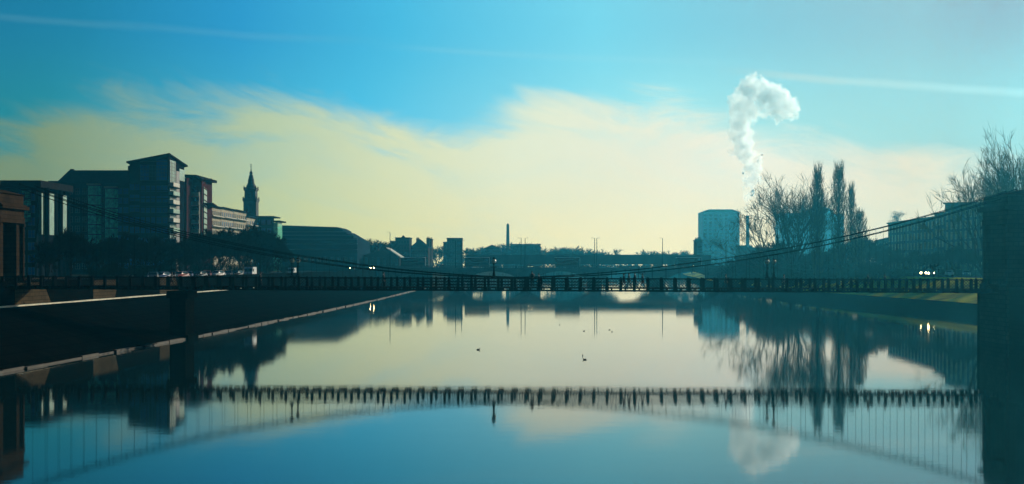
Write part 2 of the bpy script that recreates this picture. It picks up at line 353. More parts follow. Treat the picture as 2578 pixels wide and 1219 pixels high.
# street along the left bank
mb = MB()
for (Y0, a0, b0), (Y1, a1, b1) in zip(EDGE, EDGE[1:]):
    if Y1 > 720: break
    mb.add([(a0-56, Y0, GZ+0.006), (a0-26, Y0, GZ+0.006), (a1-26, Y1, GZ+0.006), (a1-56, Y1, GZ+0.006)], [(0, 1, 2, 3)])
struct('street', mb, M['asphalt'])
mb = MB()
for (Y0, a0, b0), (Y1, a1, b1) in zip(EDGE, EDGE[1:]):
    if Y1 > 720: break
    for off, w in ((-26, 4.0), (-60, 4.0)):
        mb.prism([(a0+off-(w if off < -30 else 0), Y0), (a0+off+(0 if off < -30 else w), Y0), (a1+off+(0 if off < -30 else w), Y1), (a1+off-(w if off < -30 else 0), Y1)], GZ-0.02, GZ+0.13)
struct('pavement', mb, M['paving'])
mb = MB(); mb.box(104, 118, 180, 560, GZ+0.001, GZ+0.012); struct('right_street', mb, M['asphalt'])

# left embankment: dark stone slope rising from the water to a pale coping, dark wall with painted sun patches behind it
SL = 20.1; SZ = 3.95
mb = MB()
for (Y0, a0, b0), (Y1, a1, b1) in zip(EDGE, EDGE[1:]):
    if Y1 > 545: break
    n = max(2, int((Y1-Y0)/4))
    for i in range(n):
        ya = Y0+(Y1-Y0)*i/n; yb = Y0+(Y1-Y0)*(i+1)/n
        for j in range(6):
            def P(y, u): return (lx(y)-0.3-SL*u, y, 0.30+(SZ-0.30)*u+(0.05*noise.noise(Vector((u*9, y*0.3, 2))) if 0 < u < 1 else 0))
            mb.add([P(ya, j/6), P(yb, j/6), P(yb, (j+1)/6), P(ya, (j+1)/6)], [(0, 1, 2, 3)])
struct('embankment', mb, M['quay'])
q = empty('quay_wall', (-42, 108, 0), 'low weathered stone edge along the left waterline below the dark embankment', 'wall')
mb = MB()
for (Y0, a0, b0), (Y1, a1, b1) in zip(EDGE, EDGE[1:]):
    if Y1 > 545: break
    mb.prism([(a0-0.6, Y0), (a0, Y0), (a1, Y1), (a1-0.6, Y1)], -1.0, 0.30)
mb.build('wall_face', M['quay'], q)
mb = MB()   # weathered ledge just above the waterline
for (Y0, a0, b0), (Y1, a1, b1) in zip(EDGE, EDGE[1:]):
    if Y1 > 545 or Y0 < 50: continue
    n = max(1, int((Y1-Y0)/4)); rr = random.Random(int(Y0))
    for i in range(n):
        ya = Y0+(Y1-Y0)*i/n; yb = Y0+(Y1-Y0)*(i+1)/n-0.1; w = rr.uniform(0.12, 0.4)
        mb.prism([(lx(ya)-0.02, ya), (lx(ya)+w, ya), (lx(yb)+w, yb), (lx(yb)-0.02, yb)], -0.6, rr.uniform(0.10, 0.26))
mb.build('footing_ledge', mat('wet_ledge', (0.055, 0.05, 0.04), 0.8, 0.5, 0.4), q)
# right quay below the tower
q = empty('quay_wall', (53, 150, 0), 'dark stone quay wall under the right hand bridge tower', 'wall')
mb = MB(); mb.box(55.4, 56.3, -72, 155, -1, 6.06); mb.prism([(55.4, 155.05), (98, 160.2), (98, 161.2), (55.4, 156.1)], -1, 6.06); mb.build('wall_face', M['quay'], q)
mb = MB(); mb.box(55.3, 56.35, -72, 154.9, 6.06, 6.3); mb.build('coping', M['quay'], q)
q = empty('quay_wall', (80, 300, 0), 'low dark stone river wall below the grass slope on the right bank', 'wall')
mb = MB()
for (Y0, a0, b0), (Y1, a1, b1) in zip(EDGE[5:], EDGE[6:]): mb.prism([(b0, Y0), (b0+0.6, Y0), (b1+0.6, Y1), (b1, Y1)], -1, 1.95)
mb.build('wall_face', M['quay'], q)
# retaining wall at the top of the embankment
q = empty('retaining_wall', (-58, 150, 4), 'dark stone wall with painted sun patches and bright coping strip above the dark embankment', 'wall')
mb = MB()
for (Y0, a0, b0), (Y1, a1, b1) in zip(EDGE, EDGE[1:]):
    if Y1 > 545: break
    mb.prism([(a0-21.15, Y0), (a0-20.7, Y0), (a1-20.7, Y1), (a1-21.15, Y1)], 3.6, 6.75)
mb.build('wall_face', M['quay'], q)
for ya, yb, sl in ((157.5, 168.5, -2.5), (184.0, 193.0, 1.6), (215.0, 226.0, -2.2)):  # sunlit patches with slanting edges, built as lighter slabs on the wall
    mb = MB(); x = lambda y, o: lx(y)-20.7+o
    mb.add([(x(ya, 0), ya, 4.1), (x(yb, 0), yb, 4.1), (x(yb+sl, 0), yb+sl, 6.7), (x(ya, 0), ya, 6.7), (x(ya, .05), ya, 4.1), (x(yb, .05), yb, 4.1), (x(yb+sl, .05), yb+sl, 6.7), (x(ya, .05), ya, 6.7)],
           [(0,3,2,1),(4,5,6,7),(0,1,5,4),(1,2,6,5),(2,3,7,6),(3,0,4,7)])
    mb.build('sunlit_wall_patch', M['sunpatch'], q)
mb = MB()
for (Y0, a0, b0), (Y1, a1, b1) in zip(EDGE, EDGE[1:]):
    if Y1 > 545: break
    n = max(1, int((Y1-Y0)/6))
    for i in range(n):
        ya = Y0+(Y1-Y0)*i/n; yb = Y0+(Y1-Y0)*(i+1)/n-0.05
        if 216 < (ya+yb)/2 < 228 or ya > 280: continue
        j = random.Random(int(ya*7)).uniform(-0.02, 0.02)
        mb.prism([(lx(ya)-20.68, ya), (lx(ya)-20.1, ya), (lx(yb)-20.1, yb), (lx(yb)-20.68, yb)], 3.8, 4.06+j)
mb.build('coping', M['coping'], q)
mb = MB()
for (Y0, a0, b0), (Y1, a1, b1) in zip(EDGE, EDGE[1:]):
    if Y1 > 545: break
    mb.prism([(a0-21.25, Y0), (a0-20.6, Y0), (a1-20.6, Y1), (a1-21.25, Y1)], 6.75, 6.87)
mb.build('wall_cap', M['quay'], q)

# ------------------------------------------------------------------ suspension footbridge
BL = Vector((-59.5, 158.5, 5.95)); BR = Vector((57, 148.3, 5.68))
LEN = (BR.xy-BL.xy).length
bd = (BR-BL).normalized(); bn = Vector((-bd.y, bd.x, 0)).normalized()   # bn points away from camera
def BP(s, off=0.0, z=0.0):      # s metres from the left tower
    k = s/LEN; p = BL.lerp(BR, k); p = Vector((p.x, p.y, p.z+0.0*math.sin(math.pi*k)))
    return p+bn*off+Vector((0, 0, z))
def s_at(px, off=0.0):
    lo_, hi_ = 0.0, LEN
    for _ in range(40):
        mid = (lo_+hi_)/2; p = BP(mid, off)
        if p.x/p.y*F+CX < px: lo_ = mid
        else: hi_ = mid
    return lo_
WID = 4.0; RH = 1.48
br = empty('suspension_footbridge', tuple(BP(LEN/2, 2)), 'dark iron suspension footbridge spanning the river with chains, lattice parapets and posts', 'bridge')
S0, S1 = -14.0, LEN+14.0
mb = MB(); mb.add([BP(S0, 0.1, 0.32), BP(S1, 0.1, 0.32), BP(S1, WID-0.1, 0.32), BP(S0, WID-0.1, 0.32), BP(S0, 0.1, 0.40), BP(S1, 0.1, 0.40), BP(S1, WID-0.1, 0.40), BP(S0, WID-0.1, 0.40)],
       [(0,3,2,1),(4,5,6,7),(0,1,5,4),(1,2,6,5),(2,3,7,6),(3,0,4,7)]); mb.build('deck', M['deckwood'], br)
mb = MB()
for i in range(int((S1-S0)/1.6)):
    s = S0+i*1.6; mb.bar(BP(s, 0.1, 0.2), BP(s, WID-0.1, 0.2), 0.16, 0.22)
mb.build('cross_beams', M['iron'], br)
for side, off in (('near', 0.0), ('far', WID)):
    mb = MB()
    for z, w, h in ((0.06, 0.22, 0.12), (0.40, 0.16, 0.11), (RH, 0.16, 0.10)): mb.bar(BP(S0, off, z), BP(S1, off, z), w, h)
    n = int((S1-S0)/0.54)
    for i in range(n):
        s = S0+i*0.54
        if i % 3: mb.bar(BP(s, off, 0.1), BP(s, off, 0.38), 0.16, 0.08)
    c0, c1 = LEN*0.41, LEN*0.615
    for z in (0.72, 1.08): mb.bar(BP(c0, off, z), BP(c1, off, z), 0.07, 0.06)
    mb.build('edge_girder', M['iron'], br)
    mb = MB(); s = S0
    while s < S1-1.1:
        mb.bar(BP(s, off, 0.44), BP(s+1.02, off, RH-0.05), 0.03, 0.03); mb.bar(BP(s+1.02, off, 0.44), BP(s, off, RH-0.05), 0.03, 0.03); s += 0.34
    mb.build('lattice_panel', M['iron'], br)
PSP = 1.585
def post(mb, s, off):
    mb.bar(BP(s-0.001, off, -0.02), BP(s, off, RH+0.05), 0.30, 0.30)
    mb.bar(BP(s-0.001, off, RH+0.05), BP(s, off, RH+0.16), 0.20, 0.20)
    mb.bar(BP(s-0.17, off, 0.22), BP(s+0.17, off, 0.22), 0.34, 0.46)
far = MB(); k = 0
p0 = None
nP = int((S1-S0)/PSP)
for i in range(nP):
    s = S0+0.8+i*PSP
    if p0 is None:
        mb = MB(); post(mb, s, 0.0); p0 = mb.build('post', M['iron'], br); sbase = BP(s)
    else:
        c = p0.copy(); COL.objects.link(c); c.location = BP(s)-sbase
    post(far, s, WID)
tag(far.build('far_post', M['iron'], br), kind='stuff')
# chains: two, one above the other, on each side, with saddles at the towers
APX = 1300
zlow = 7.30
def chz(s, up):
    sm = s_at(APX); a = 1.42e-4*F/153.0*1.0
    x = s-sm; return 7.22+0.20+a*x*x*0.965+up
for off in (0.0, WID):
    for up in (0.0, 0.52):
        mb = MB(); P = []
        n = 70
        for i in range(n+1):
            s = LEN*i/n; p = BP(s, off); u = up*min(1, abs(s-s_at(APX))/22.0)
            P.append(Vector((p.x, p.y, max(chz(s, u), 0))))
        for a, b in zip(P, P[1:]): mb.bar(a, b, 0.08, 0.08)
        for p in P: mb.bar(p-Vector((0.08, 0, 0)), p+Vector((0.08, 0, 0)), 0.12, 0.13)
        mb.build('chain', M['iron'], br)
hb = None; farh = MB()
for i in range(1, int(LEN/PSP)):
    s = i*PSP; p = BP(s, 0); zt = chz(s, 0.26); z0 = p.z+RH
    if zt-z0 < 0.35: continue
    mb = MB(); mb.tube([(p.x, p.y, z0), (p.x, p.y, zt+0.2)], 0.017, 4); mb.build('hanger', M['iron'], br)
    p = BP(s, WID); farh.tube([(p.x, p.y, z0), (p.x, p.y, zt+0.2)], 0.017, 4)
tag(farh.build('far_hanger', M['iron'], br), kind='stuff')
# stone pier where the deck crosses the left quay edge
mb = MB(); pc = BP(s_at(445), 2)
for z0, z1, g in ((-1, 0.5, 0.45), (0.5, 4.9, 0.0), (4.9, 5.75, 0.3)):
    mb.box(pc.x-1.0-g, pc.x+0.9+g, pc.y-2.1-g, pc.y+2.1+g, z0, z1)
mb.build('stone_pier', M['quay'], br)

rl = empty('promenade_railing', (-64, 155.2, 5.98), 'dark iron railing in front of the sandstone tower at the left edge', 'railing')
mb = MB()
for z, h in ((6.1, 0.3), (7.42, 0.12)): mb.box(-75, -56.5, 155.1, 155.3, z, z+h)
mb.build('rail', M['iron'], rl)
x = -74.9
while x < -56.4:
    mb = MB(); mb.box(x, x+0.3, 155.05, 155.35, 5.94, 7.56); mb.build('post', M['iron'], rl); x += 1.6
mb = MB(); x = -75
while x < -57.5: mb.bar((x, 155.2, 6.4), (x+1, 155.2, 7.42), 0.03); mb.bar((x+1, 155.2, 6.4), (x, 155.2, 7.42), 0.03); x += 0.4
mb.build('lattice', M['iron'], rl)
# towers
def pylon(cx, cy, zb, ztop, label, ms):
    t_ = empty('bridge_tower', (cx, cy, zb), label, 'bridge tower', 'stone towers at the ends of the footbridge')
    w, d = 2.8, 3.9
    rz = ztop-zb
    zs = lambda f: zb+rz*f
    mb = MB()
    mb.box(cx-w-0.25, cx+w+0.25, cy-d-0.25, cy+d+0.25, zb-7.2, zs(0.06))        # plinth and footing
    for yy in (-1, 1):                                                           # two walls either side of the walkway
        y0, y1 = (cy-d, cy-2.15) if yy < 0 else (cy+2.15, cy+d)
        mb.box(cx-w+0.35, cx+w-0.35, min(y0+0.35, y1) if yy < 0 else y0, y1 if yy < 0 else y1-0.35, zs(0.06), zs(0.66))
    mb.build('wall', ms, t_)
    for yy in (-1, 1):
        ys = cy+yy*(d-0.35)
        for xx in (-w+0.42, 0, w-0.42):
            mb = MB()
            y0, y1 = sorted((ys, ys+yy*0.35))
            mb.box(cx+xx-0.42, cx+xx+0.42, y0, y1, zs(0.06), zs(0.66))
            y0, y1 = sorted((ys+yy*0.0, ys+yy*0.45))
            mb.box(cx+xx-0.52, cx+xx+0.52, y0, y1, zs(0.63), zs(0.655)); mb.box(cx+xx-0.52, cx+xx+0.52, y0, y1, zs(0.06)+.002, zs(0.10))
            mb.build('pilaster', ms, t_)
    mb = MB()
    mb.box(cx-w-0.05, cx+w+0.05, cy-d-0.05, cy+d+0.05, zs(0.662), zs(0.72))
    mb.box(cx-w+0.05, cx+w-0.05, cy-d+0.05, cy+d-0.05, zs(0.72), zs(0.80))
    mb.box(cx-w-0.45, cx+w+0.45, cy-d-0.45, cy+d+0.45, zs(0.80), zs(0.835))
    mb.box(cx-w-0.2, cx+w+0.2, cy-d-0.2, cy+d+0.2, zs(0.835), zs(0.85))
    mb.build('entablature', ms, t_)
    mb = MB()
    mb.box(cx-w+0.1, cx+w-0.1, cy-d+0.1, cy+d-0.1, zs(0.85), zs(0.95))
    a = w+0.15; b = d+0.15
    mb.add([(cx-a, cy-b, zs(0.95)), (cx+a, cy-b, zs(0.95)), (cx+a, cy+b, zs(0.95)), (cx-a, cy+b, zs(0.95)), (cx-0.8, cy-b+0.8, zs(1.0)), (cx+0.8, cy-b+0.8, zs(1.0)), (cx+0.8, cy+b-0.8, zs(1.0)), (cx-0.8, cy+b-0.8, zs(1.0))],
           [(0,3,2,1),(4,5,6,7),(0,1,5,4),(1,2,6,5),(2,3,7,6),(3,0,4,7)])
    mb.build('attic', ms, t_)
    return t_
pylon(-63.9, 160.4, 5.98, 18.15, 'warm brown sandstone tower with pilasters and cornice at the left edge, carrying the chains', M['pylon'])
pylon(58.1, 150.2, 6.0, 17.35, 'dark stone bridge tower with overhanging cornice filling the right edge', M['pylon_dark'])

# ------------------------------------------------------------------ lamps on the footbridge
def lamp_on_bridge(px, off, label):
    p = BP(s_at(px, off), off, RH+0.1)
    t_ = empty('globe_lamp', tuple(p), label, 'street lamp', 'globe lamps standing on the footbridge parapets')
    mb = MB(); mb.lathe(p, [(0.30, 0), (0.30, 0.12), (0.16, 0.2), (0.12, 0.55), (0.08, 0.7), (0.07, 1.15), (0.13, 1.2), (0.07, 1.26), (0.06, 1.55), (0.16, 1.68)], 8)
    mb.bar(p+Vector((-0.35, 0, 1.22)), p+Vector((0.35, 0, 1.22)), 0.05); mb.build('lamp_post', M['iron'], t_)
    mb = MB(); mb.ball(p+Vector((0, 0, 1.93)), 0.27); mb.build('globe', M['globe'], t_, smooth=True)
    mb = MB(); mb.lathe(p+Vector((0, 0, 2.16)), [(0.20, 0), (0.14, 0.08), (0.04, 0.14), (0.03, 0.3)], 8); mb.build('cap', M['iron'], t_)
lamp_on_bridge(735, 0.0, 'globe lamp on the near parapet, left of the river middle below the slate market roof')
lamp_on_bridge(750, WID, 'globe lamp on the far parapet, left of the river middle below the slate market roof')
lamp_on_bridge(1243, 0.0, 'near parapet lamp with yellow green globe at the middle of the footbridge')
lamp_on_bridge(1244, WID, 'far parapet lamp behind the middle lamp of the footbridge')
lamp_on_bridge(1948, 0.0, 'right one of two adjacent pale globe lamps below the bare willow')
lamp_on_bridge(1931, WID, 'left one of two adjacent pale globe lamps below the bare willow')

# ------------------------------------------------------------------ people
def make_body(pose):
    """one continuous skinned body, facing +X, feet at z=0"""
    V = []; E = []; RAD = []
    def v(x, y, z, r, par=None):
        V.append((x, y, z)); RAD.append(r)
        if par is not None: E.append((par, len(V)-1))
        return len(V)-1
    pel = v(0, 0, 0.93, 0.14); lean = pose.get('lean', 0.0)
    wst = v(lean*0.2, 0, 1.08, 0.12, pel); ch = v(lean*0.5, 0, 1.28, 0.15, wst); sh = v(lean*0.75, 0, 1.43, 0.12, ch)
    nk = v(lean*0.9, 0, 1.53, 0.055, sh); hd = v(lean+0.02, 0, 1.62, 0.085, nk); tp_ = v(lean+0.01, 0, 1.71, 0.085, hd); v(lean, 0, 1.76, 0.05, tp_)
    v(lean+0.115, 0, 1.64, 0.018, hd)
    for sy in (-1, 1):
        st_ = pose['stride']*sy
        hp = v(0, 0.09*sy, 0.88, 0.105, pel); kn = v(st_*0.5+0.03, 0.10*sy, 0.50, 0.062, hp)
        an = v(st_-(0.06 if st_ < 0 else 0), 0.10*sy, 0.09, 0.042, kn); v(st_+0.14, 0.11*sy, 0.035, 0.035, an)
        s0 = v(lean*0.75, 0.17*sy, 1.42, 0.07, sh)
        ax, az_ = pose['arm'][0 if sy < 0 else 1]
        el_ = v(lean*0.7+ax*0.4, 0.22*sy, 1.16, 0.048, s0); wr = v(lean*0.7+ax, 0.20*sy, az_, 0.030, el_)
        dx = ax*0.25; dz = -0.085 if az_ < 1.1 else 0.0
        if az_ >= 1.1: dx = 0.08
        pm = v(lean*0.7+ax+dx*0.6, 0.20*sy, az_+dz*0.7, 0.032, wr)
        for f_ in range(4):
            a = v(lean*0.7+ax+dx+0.02*(f_-1.5), 0.20*sy-0.01*sy, az_+dz*1.4-0.02, 0.010, pm)
            v(lean*0.7+ax+dx*1.1+0.02*(f_-1.5), 0.18*sy, az_+dz*1.8-0.045-0.006*(f_ % 2), 0.008, a)
        v(lean*0.7+ax+dx+0.045, 0.17*sy, az_+dz, 0.010, pm)
    me = bpy.data.meshes.new('person'); me.from_pydata(V, E, []); ob = bpy.data.objects.new('body', me); COL.objects.link(ob)
    sk = ob.modifiers.new('Skin', 'SKIN'); sk.use_smooth_shade = True
    for i, r in enumerate(RAD): me.skin_vertices[0].data[i].radius = (r, r); me.skin_vertices[0].data[i].use_root = (i == 0)
    ob.modifiers.new('Subsurf', 'SUBSURF').levels = 1
    dg = bpy.context.evaluated_depsgraph_get(); ev = ob.evaluated_get(dg); me2 = bpy.data.meshes.new_from_object(ev)
    bpy.data.objects.remove(ob); return me2
POSES = {'walk': dict(stride=0.26, lean=0.03, arm=[(0.16, 0.90), (-0.14, 0.90)]),
         'stand': dict(stride=0.05, lean=0.0, arm=[(0.05, 0.86), (0.04, 0.86)]),
         'lean': dict(stride=0.12, lean=0.22, arm=[(0.34, 1.15), (0.34, 1.15)])}
BODY = {k: make_body(p) for k, p in POSES.items()}
def person(loc, rz, pose, coat, label, sc=1.0):
    t_ = empty('person', (0, 0, 0), label, 'person')
    p = POSES[pose]; ln = p['lean']
    me = BODY[pose].copy(); me.materials.clear(); me.materials.append(M['skin']); me.materials.append(M['trouser'])
    for q_ in me.polygons: q_.material_index = 1 if q_.center.z < 0.92 and abs(q_.center.y) < 0.165 else 0
    ob = bpy.data.objects.new('body', me); COL.objects.link(ob); ob.parent = t_
    mb = MB()   # coat follows torso, open hem
    for a, b in (((0, 0.80), 0),):
        prof = [(0.185, 0.80, 0), (0.175, 0.98, 0.0), (0.165, 1.10, ln*0.2), (0.20, 1.28, ln*0.5), (0.21, 1.38, ln*0.65), (0.15, 1.46, ln*0.78), (0.075, 1.51, ln*0.88)]
        o = 0; n = 14; vs = []; fs = []
        for r, z, dx in prof:
            for k_ in range(n):
                an = 2*math.pi*k_/n; vs.append((dx+0.72*r*math.cos(an), 1.08*r*math.sin(an), z))
        for i in range(len(prof)-1):
            for k_ in range(n): fs.append((i*n+k_, i*n+(k_+1) % n, (i+1)*n+(k_+1) % n, (i+1)*n+k_))
        mb.add(vs, fs)
    for sy in (-1, 1):
        ax, az_ = p['arm'][0 if sy < 0 else 1]
        mb.tube([(ln*0.75, 0.15*sy, 1.43), (ln*0.7+ax*0.4, 0.22*sy, 1.16), (ln*0.7+ax*0.93, 0.20*sy, az_+(1.16-az_)*0.07)], [0.082, 0.064, 0.046], 8)
    mb.build('coat', coat, t_, smooth=True)
    mb = MB(); mb.ball((ln-0.018, 0, 1.70), 0.108, n=8); mb.build('hair', M['hair'], t_, smooth=True)
    t_.location = loc; t_.rotation_euler.z = rz; t_.scale = (sc, sc, sc)
    return t_
ba = math.atan2(bd.y, bd.x)
def walker(px, off, rz, pose, coat, label, sc=1.0): person(BP(s_at(px, off), off, 0.40), ba+rz, pose, coat, label, sc)
walker(965, 1.0, 0, 'walk', M['coatdark'], 'person in dark coat walking right where the left chains meet the parapet')
walker(1340, 0.55, -math.pi/2, 'lean', M['coatdark'], 'person in dark jacket leaning on the near parapet right of the middle lamp', 1.08)
walker(1357, 1.6, math.pi, 'walk', M['coatgrey'], 'person in grey coat just right of the one leaning on the parapet', 0.95)
walker(1571, 1.2, math.pi, 'walk', M['coatred'], 'person in dark red coat, leftmost of four walkers on the footbridge', 0.97)
walker(1584, 1.9, math.pi, 'walk', M['coatgrey'], 'person in grey coat, second from the left of four walkers', 1.0)
walker(1599, 1.0, math.pi, 'walk', M['coatdark'], 'tallest dark dressed person, third from the left of four walkers', 1.04)
walker(1618, 1.5, math.pi, 'walk', M['coatdark'], 'person in black coat, rightmost of four walkers by the lower chain', 0.97)
walker(1827, 1.2, 0, 'walk', M['coatdark'], 'person in black coat walking alone left of the paired globe lamps', 0.93)
walker(1973, 1.2, 0, 'walk', M['coatgrey'], 'person in grey coat walking just right of the paired globe lamps', 0.93)
walker(2186, 1.0, math.pi, 'walk', M['coatdark'], 'person in black coat walking below the small terrace on the right', 0.97)
walker(2228, 1.6, math.pi, 'stand', M['coatred'], 'person in dark red coat standing near the right end of the footbridge', 0.96)
walker(655, 1.2, 0, 'walk', M['coatdark'], 'person in black coat walking on the left part below the steeple', 0.97)
walker(432, 1.4, 0, 'walk', M['coatgrey'], 'person in grey coat walking above the stone pier at the left quay', 0.96)

# ------------------------------------------------------------------ water birds
dk = empty('water_bird', (0, 0, 0), '', 'bird', 'dark birds floating on the river')
mb = MB(); mb.v = []; 
prof = [(-0.24, 0.015, 0.13), (-0.17, 0.06, 0.10), (-0.05, 0.10, 0.08), (0.08, 0.095, 0.08), (0.16, 0.05, 0.10), (0.19, 0.035, 0.16), (0.19, 0.032, 0.22), (0.21, 0.042, 0.27), (0.235, 0.03, 0.275), (0.27, 0.008, 0.265)]
mb.tube([(a, 0, c) for a, b, c in prof], [b for a, b, c in prof], 8); mb.build('body', M['duck'], dk, smooth=True)
mb = MB(); mb.bar((0.255, 0, 0.268), (0.31, 0, 0.255), 0.03, 0.014); mb.build('beak', M['beak'], dk)
birds = [(1204, 881, 'alone, farthest left of all'), (1467, 896, 'left one of the near pair right of the middle'), (1472, 906, 'right one of the near pair right of the middle'),
         (1409, 818, 'farthest left one in front of the arches'), (1470, 834, 'single one between the two far groups'), (1534, 831, 'left one of the far pair'), (1541, 836, 'right one of the far pair')]
for i, (x, y, l) in enumerate(birds):
    D = HC*F/(y-HY); o = dk if i == 0 else dup(dk, (0, 0, 0))
    o.location = (PX(x, D), D, -0.03); o.rotation_euler.z = i*1.3+0.4; o.scale = (0.8,)*3 if i in (0, 2) else (0.62,)*3
    o['label'] = 'dark bird floating on the river, '+l

# ------------------------------------------------------------------ windows (shared meshes)
def win_mesh(w, h, glass='glass', frame='frame', bars=(1, 1), sill=True):
    mb = MB(); f = 0.09
    mb.box(-w/2, w/2, -0.03, 0.02, 0, h, 1)
    mb.box(-w/2-f, w/2+f, -0.09, 0.02, h, h+f); mb.box(-w/2-f, w/2+f, -0.16 if sill else -0.09, 0.02, -f, 0)
    mb.box(-w/2-f, -w/2, -0.09, 0.02, 0, h); mb.box(w/2, w/2+f, -0.09, 0.02, 0, h)
    for i in range(bars[0]):
        x = -w/2+w*(i+1)/(bars[0]+1); mb.box(x-0.035, x+0.035, -0.07, -0.031, 0, h)
    for i in range(bars[1]):
        z = h*(i+1)/(bars[1]+1); mb.box(-w/2, w/2, -0.065, -0.032, z-0.035, z+0.035)
    me = bpy.data.meshes.new('window'); me.from_pydata(mb.v, [], mb.f)
    me.materials.append(M[frame]); me.materials.append(M[glass]); me.polygons.foreach_set('material_index', mb.mi); return me
WM = {}
def windows(parent, a, b, z0, z1, cols, rows, w, h, key='glass', frame='frame', bars=(1, 1), skip=None, name='window'):
    """a->b is the wall's foot line; outward is to the right of a->b"""
    k = (round(w, 2), round(h, 2), key, frame, bars)
    if k not in WM: WM[k] = win_mesh(w, h, key, frame, bars)
    a = Vector((a[0], a[1])); b = Vector((b[0], b[1])); d = b-a; ang = math.atan2(d.y, d.x); w0 = Vector(parent['_w'])
    for i in range(cols):
        for j in range(rows):
            if skip and skip(i, j): continue
            p = a+d*((i+0.5)/cols); z = z0+(z1-z0)*(j+0.5)/rows-h/2
            o = bpy.data.objects.new(name, WM[k]); COL.objects.link(o); o.parent = parent
            o.location = (p.x-w0.x, p.y-w0.y, z-w0.z); o.rotation_euler.z = ang
def hip(mb, poly, z0, zr, over=0.4, inset=0.35):
    c = Vector((sum(p[0] for p in poly)/4, sum(p[1] for p in poly)/4)); P = [Vector((p[0], p[1])) for p in poly]
    O = [c+(p-c)*(1+over/max(1, (p-c).length)) for p in P]
    e0 = (P[0]+P[3])/2; e1 = (P[1]+P[2])/2
    if (P[1]-P[0]).length < (P[2]-P[1]).length:
        e0 = (P[0]+P[1])/2; e1 = (P[2]+P[3])/2; r0 = e0.lerp(e1, inset); r1 = e1.lerp(e0, inset)
        vs = [(p.x, p.y, z0) for p in O]+[(r0.x, r0.y, zr), (r1.x, r1.y, zr)]
        fs = [(0, 3, 2, 1), (0, 1, 4), (1, 2, 5, 4), (2, 3, 5), (3, 0, 4, 5)]
    else:
        r0 = e0.lerp(e1, inset); r1 = e1.lerp(e0, inset)
        vs = [(p.x, p.y, z0) for p in O]+[(r0.x, r0.y, zr), (r1.x, r1.y, zr)]
        fs = [(0, 3, 2, 1), (0, 1, 5, 4), (1, 2, 5), (2, 3, 4, 5), (3, 0, 4)]
    mb.add(vs, fs)
def rect(x0, x1, D0, D1, xs=None):      # plan polygon CCW from photo-independent metres
    return [(x0, D0), (x1, D0), (x1, D1), (x0, D1)]

# ---- building 1: dark apartment block at far left
D = 300
b1 = empty('apartment_block', (PX(0, D), D+10, GZ), 'dark flat roofed apartment block with tall pale green glazed strips behind the left tower', 'building')
x0, x1 = PX(-110, D), PX(92, D)
P1 = [(x0, D), (x1, D), (x1+0.5, D+19), (x0+0.5, D+19)]
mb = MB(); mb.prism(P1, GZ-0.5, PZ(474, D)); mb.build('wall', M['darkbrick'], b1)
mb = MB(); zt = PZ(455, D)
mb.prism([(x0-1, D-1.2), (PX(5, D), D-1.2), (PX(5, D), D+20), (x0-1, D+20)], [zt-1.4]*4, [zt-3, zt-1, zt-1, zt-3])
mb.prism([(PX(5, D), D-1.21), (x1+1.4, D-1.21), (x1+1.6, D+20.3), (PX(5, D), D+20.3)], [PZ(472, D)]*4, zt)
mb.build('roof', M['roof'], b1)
for yy, w, mm in ((D+1.5, 0.9, 0), (D+6.5, 4.6, 0), (D+15.5, 2.6, 0)):
    mb = MB(); mb.box(x1+0.1, x1+0.75+0.03*(yy-D), yy-w/2, yy+w/2, PZ(590, D), PZ(484, D)); mb.build('glazed_strip', M['greenpale'], b1)
mb = MB()
for yy in (D+3.6, D+12.3, D+18.0): mb.lathe((x1+1.15, yy, 0), [(0.55, GZ-.3), (0.55, PZ(470, D))], 10)
mb.build('column', M['darkbrick'], b1)
mb = MB()
for k in range(9): mb.box(x1+0.74, x1+0.86, D+4.4+k*0.5, D+4.46+k*0.5, PZ(590, D), PZ(484, D))
mb.build('mullion', M['frame'], b1)
windows(b1, (x0, D), (x1, D), GZ, PZ(480, D), 8, 7, 1.5, 1.7, key='blueglass')
# pale balconies strip
windows(b1, (x1-3.6, D), (x1-1, D), PZ(560, D), PZ(480, D), 1, 4, 2.0, 1.7, key='greenglass', name='bay_window')

# ---- building 2: main apartment slab facing the camera
D = 402
b2 = empty('apartment_block', (PX(240, D), D+8, GZ), 'wide dark blue apartment block with hipped slate roof and two green glazed bay stacks', 'building')
xa, xb = PX(118, D), PX(326, D)
zt = PZ(428, D); ze = PZ(462, D)
P2 = [(xa, D), (xb, D), (xb, D+16), (xa, D+16)]
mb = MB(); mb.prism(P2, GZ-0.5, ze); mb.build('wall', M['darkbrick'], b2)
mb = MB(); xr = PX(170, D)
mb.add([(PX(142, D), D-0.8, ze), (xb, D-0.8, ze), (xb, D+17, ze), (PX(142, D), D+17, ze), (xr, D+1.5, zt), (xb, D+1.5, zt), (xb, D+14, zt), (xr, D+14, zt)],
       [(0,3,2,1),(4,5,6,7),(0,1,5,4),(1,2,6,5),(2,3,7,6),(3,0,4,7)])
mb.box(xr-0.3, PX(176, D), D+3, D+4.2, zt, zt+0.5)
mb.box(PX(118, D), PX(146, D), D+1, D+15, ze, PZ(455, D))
mb.build('roof', M['roof'], b2)
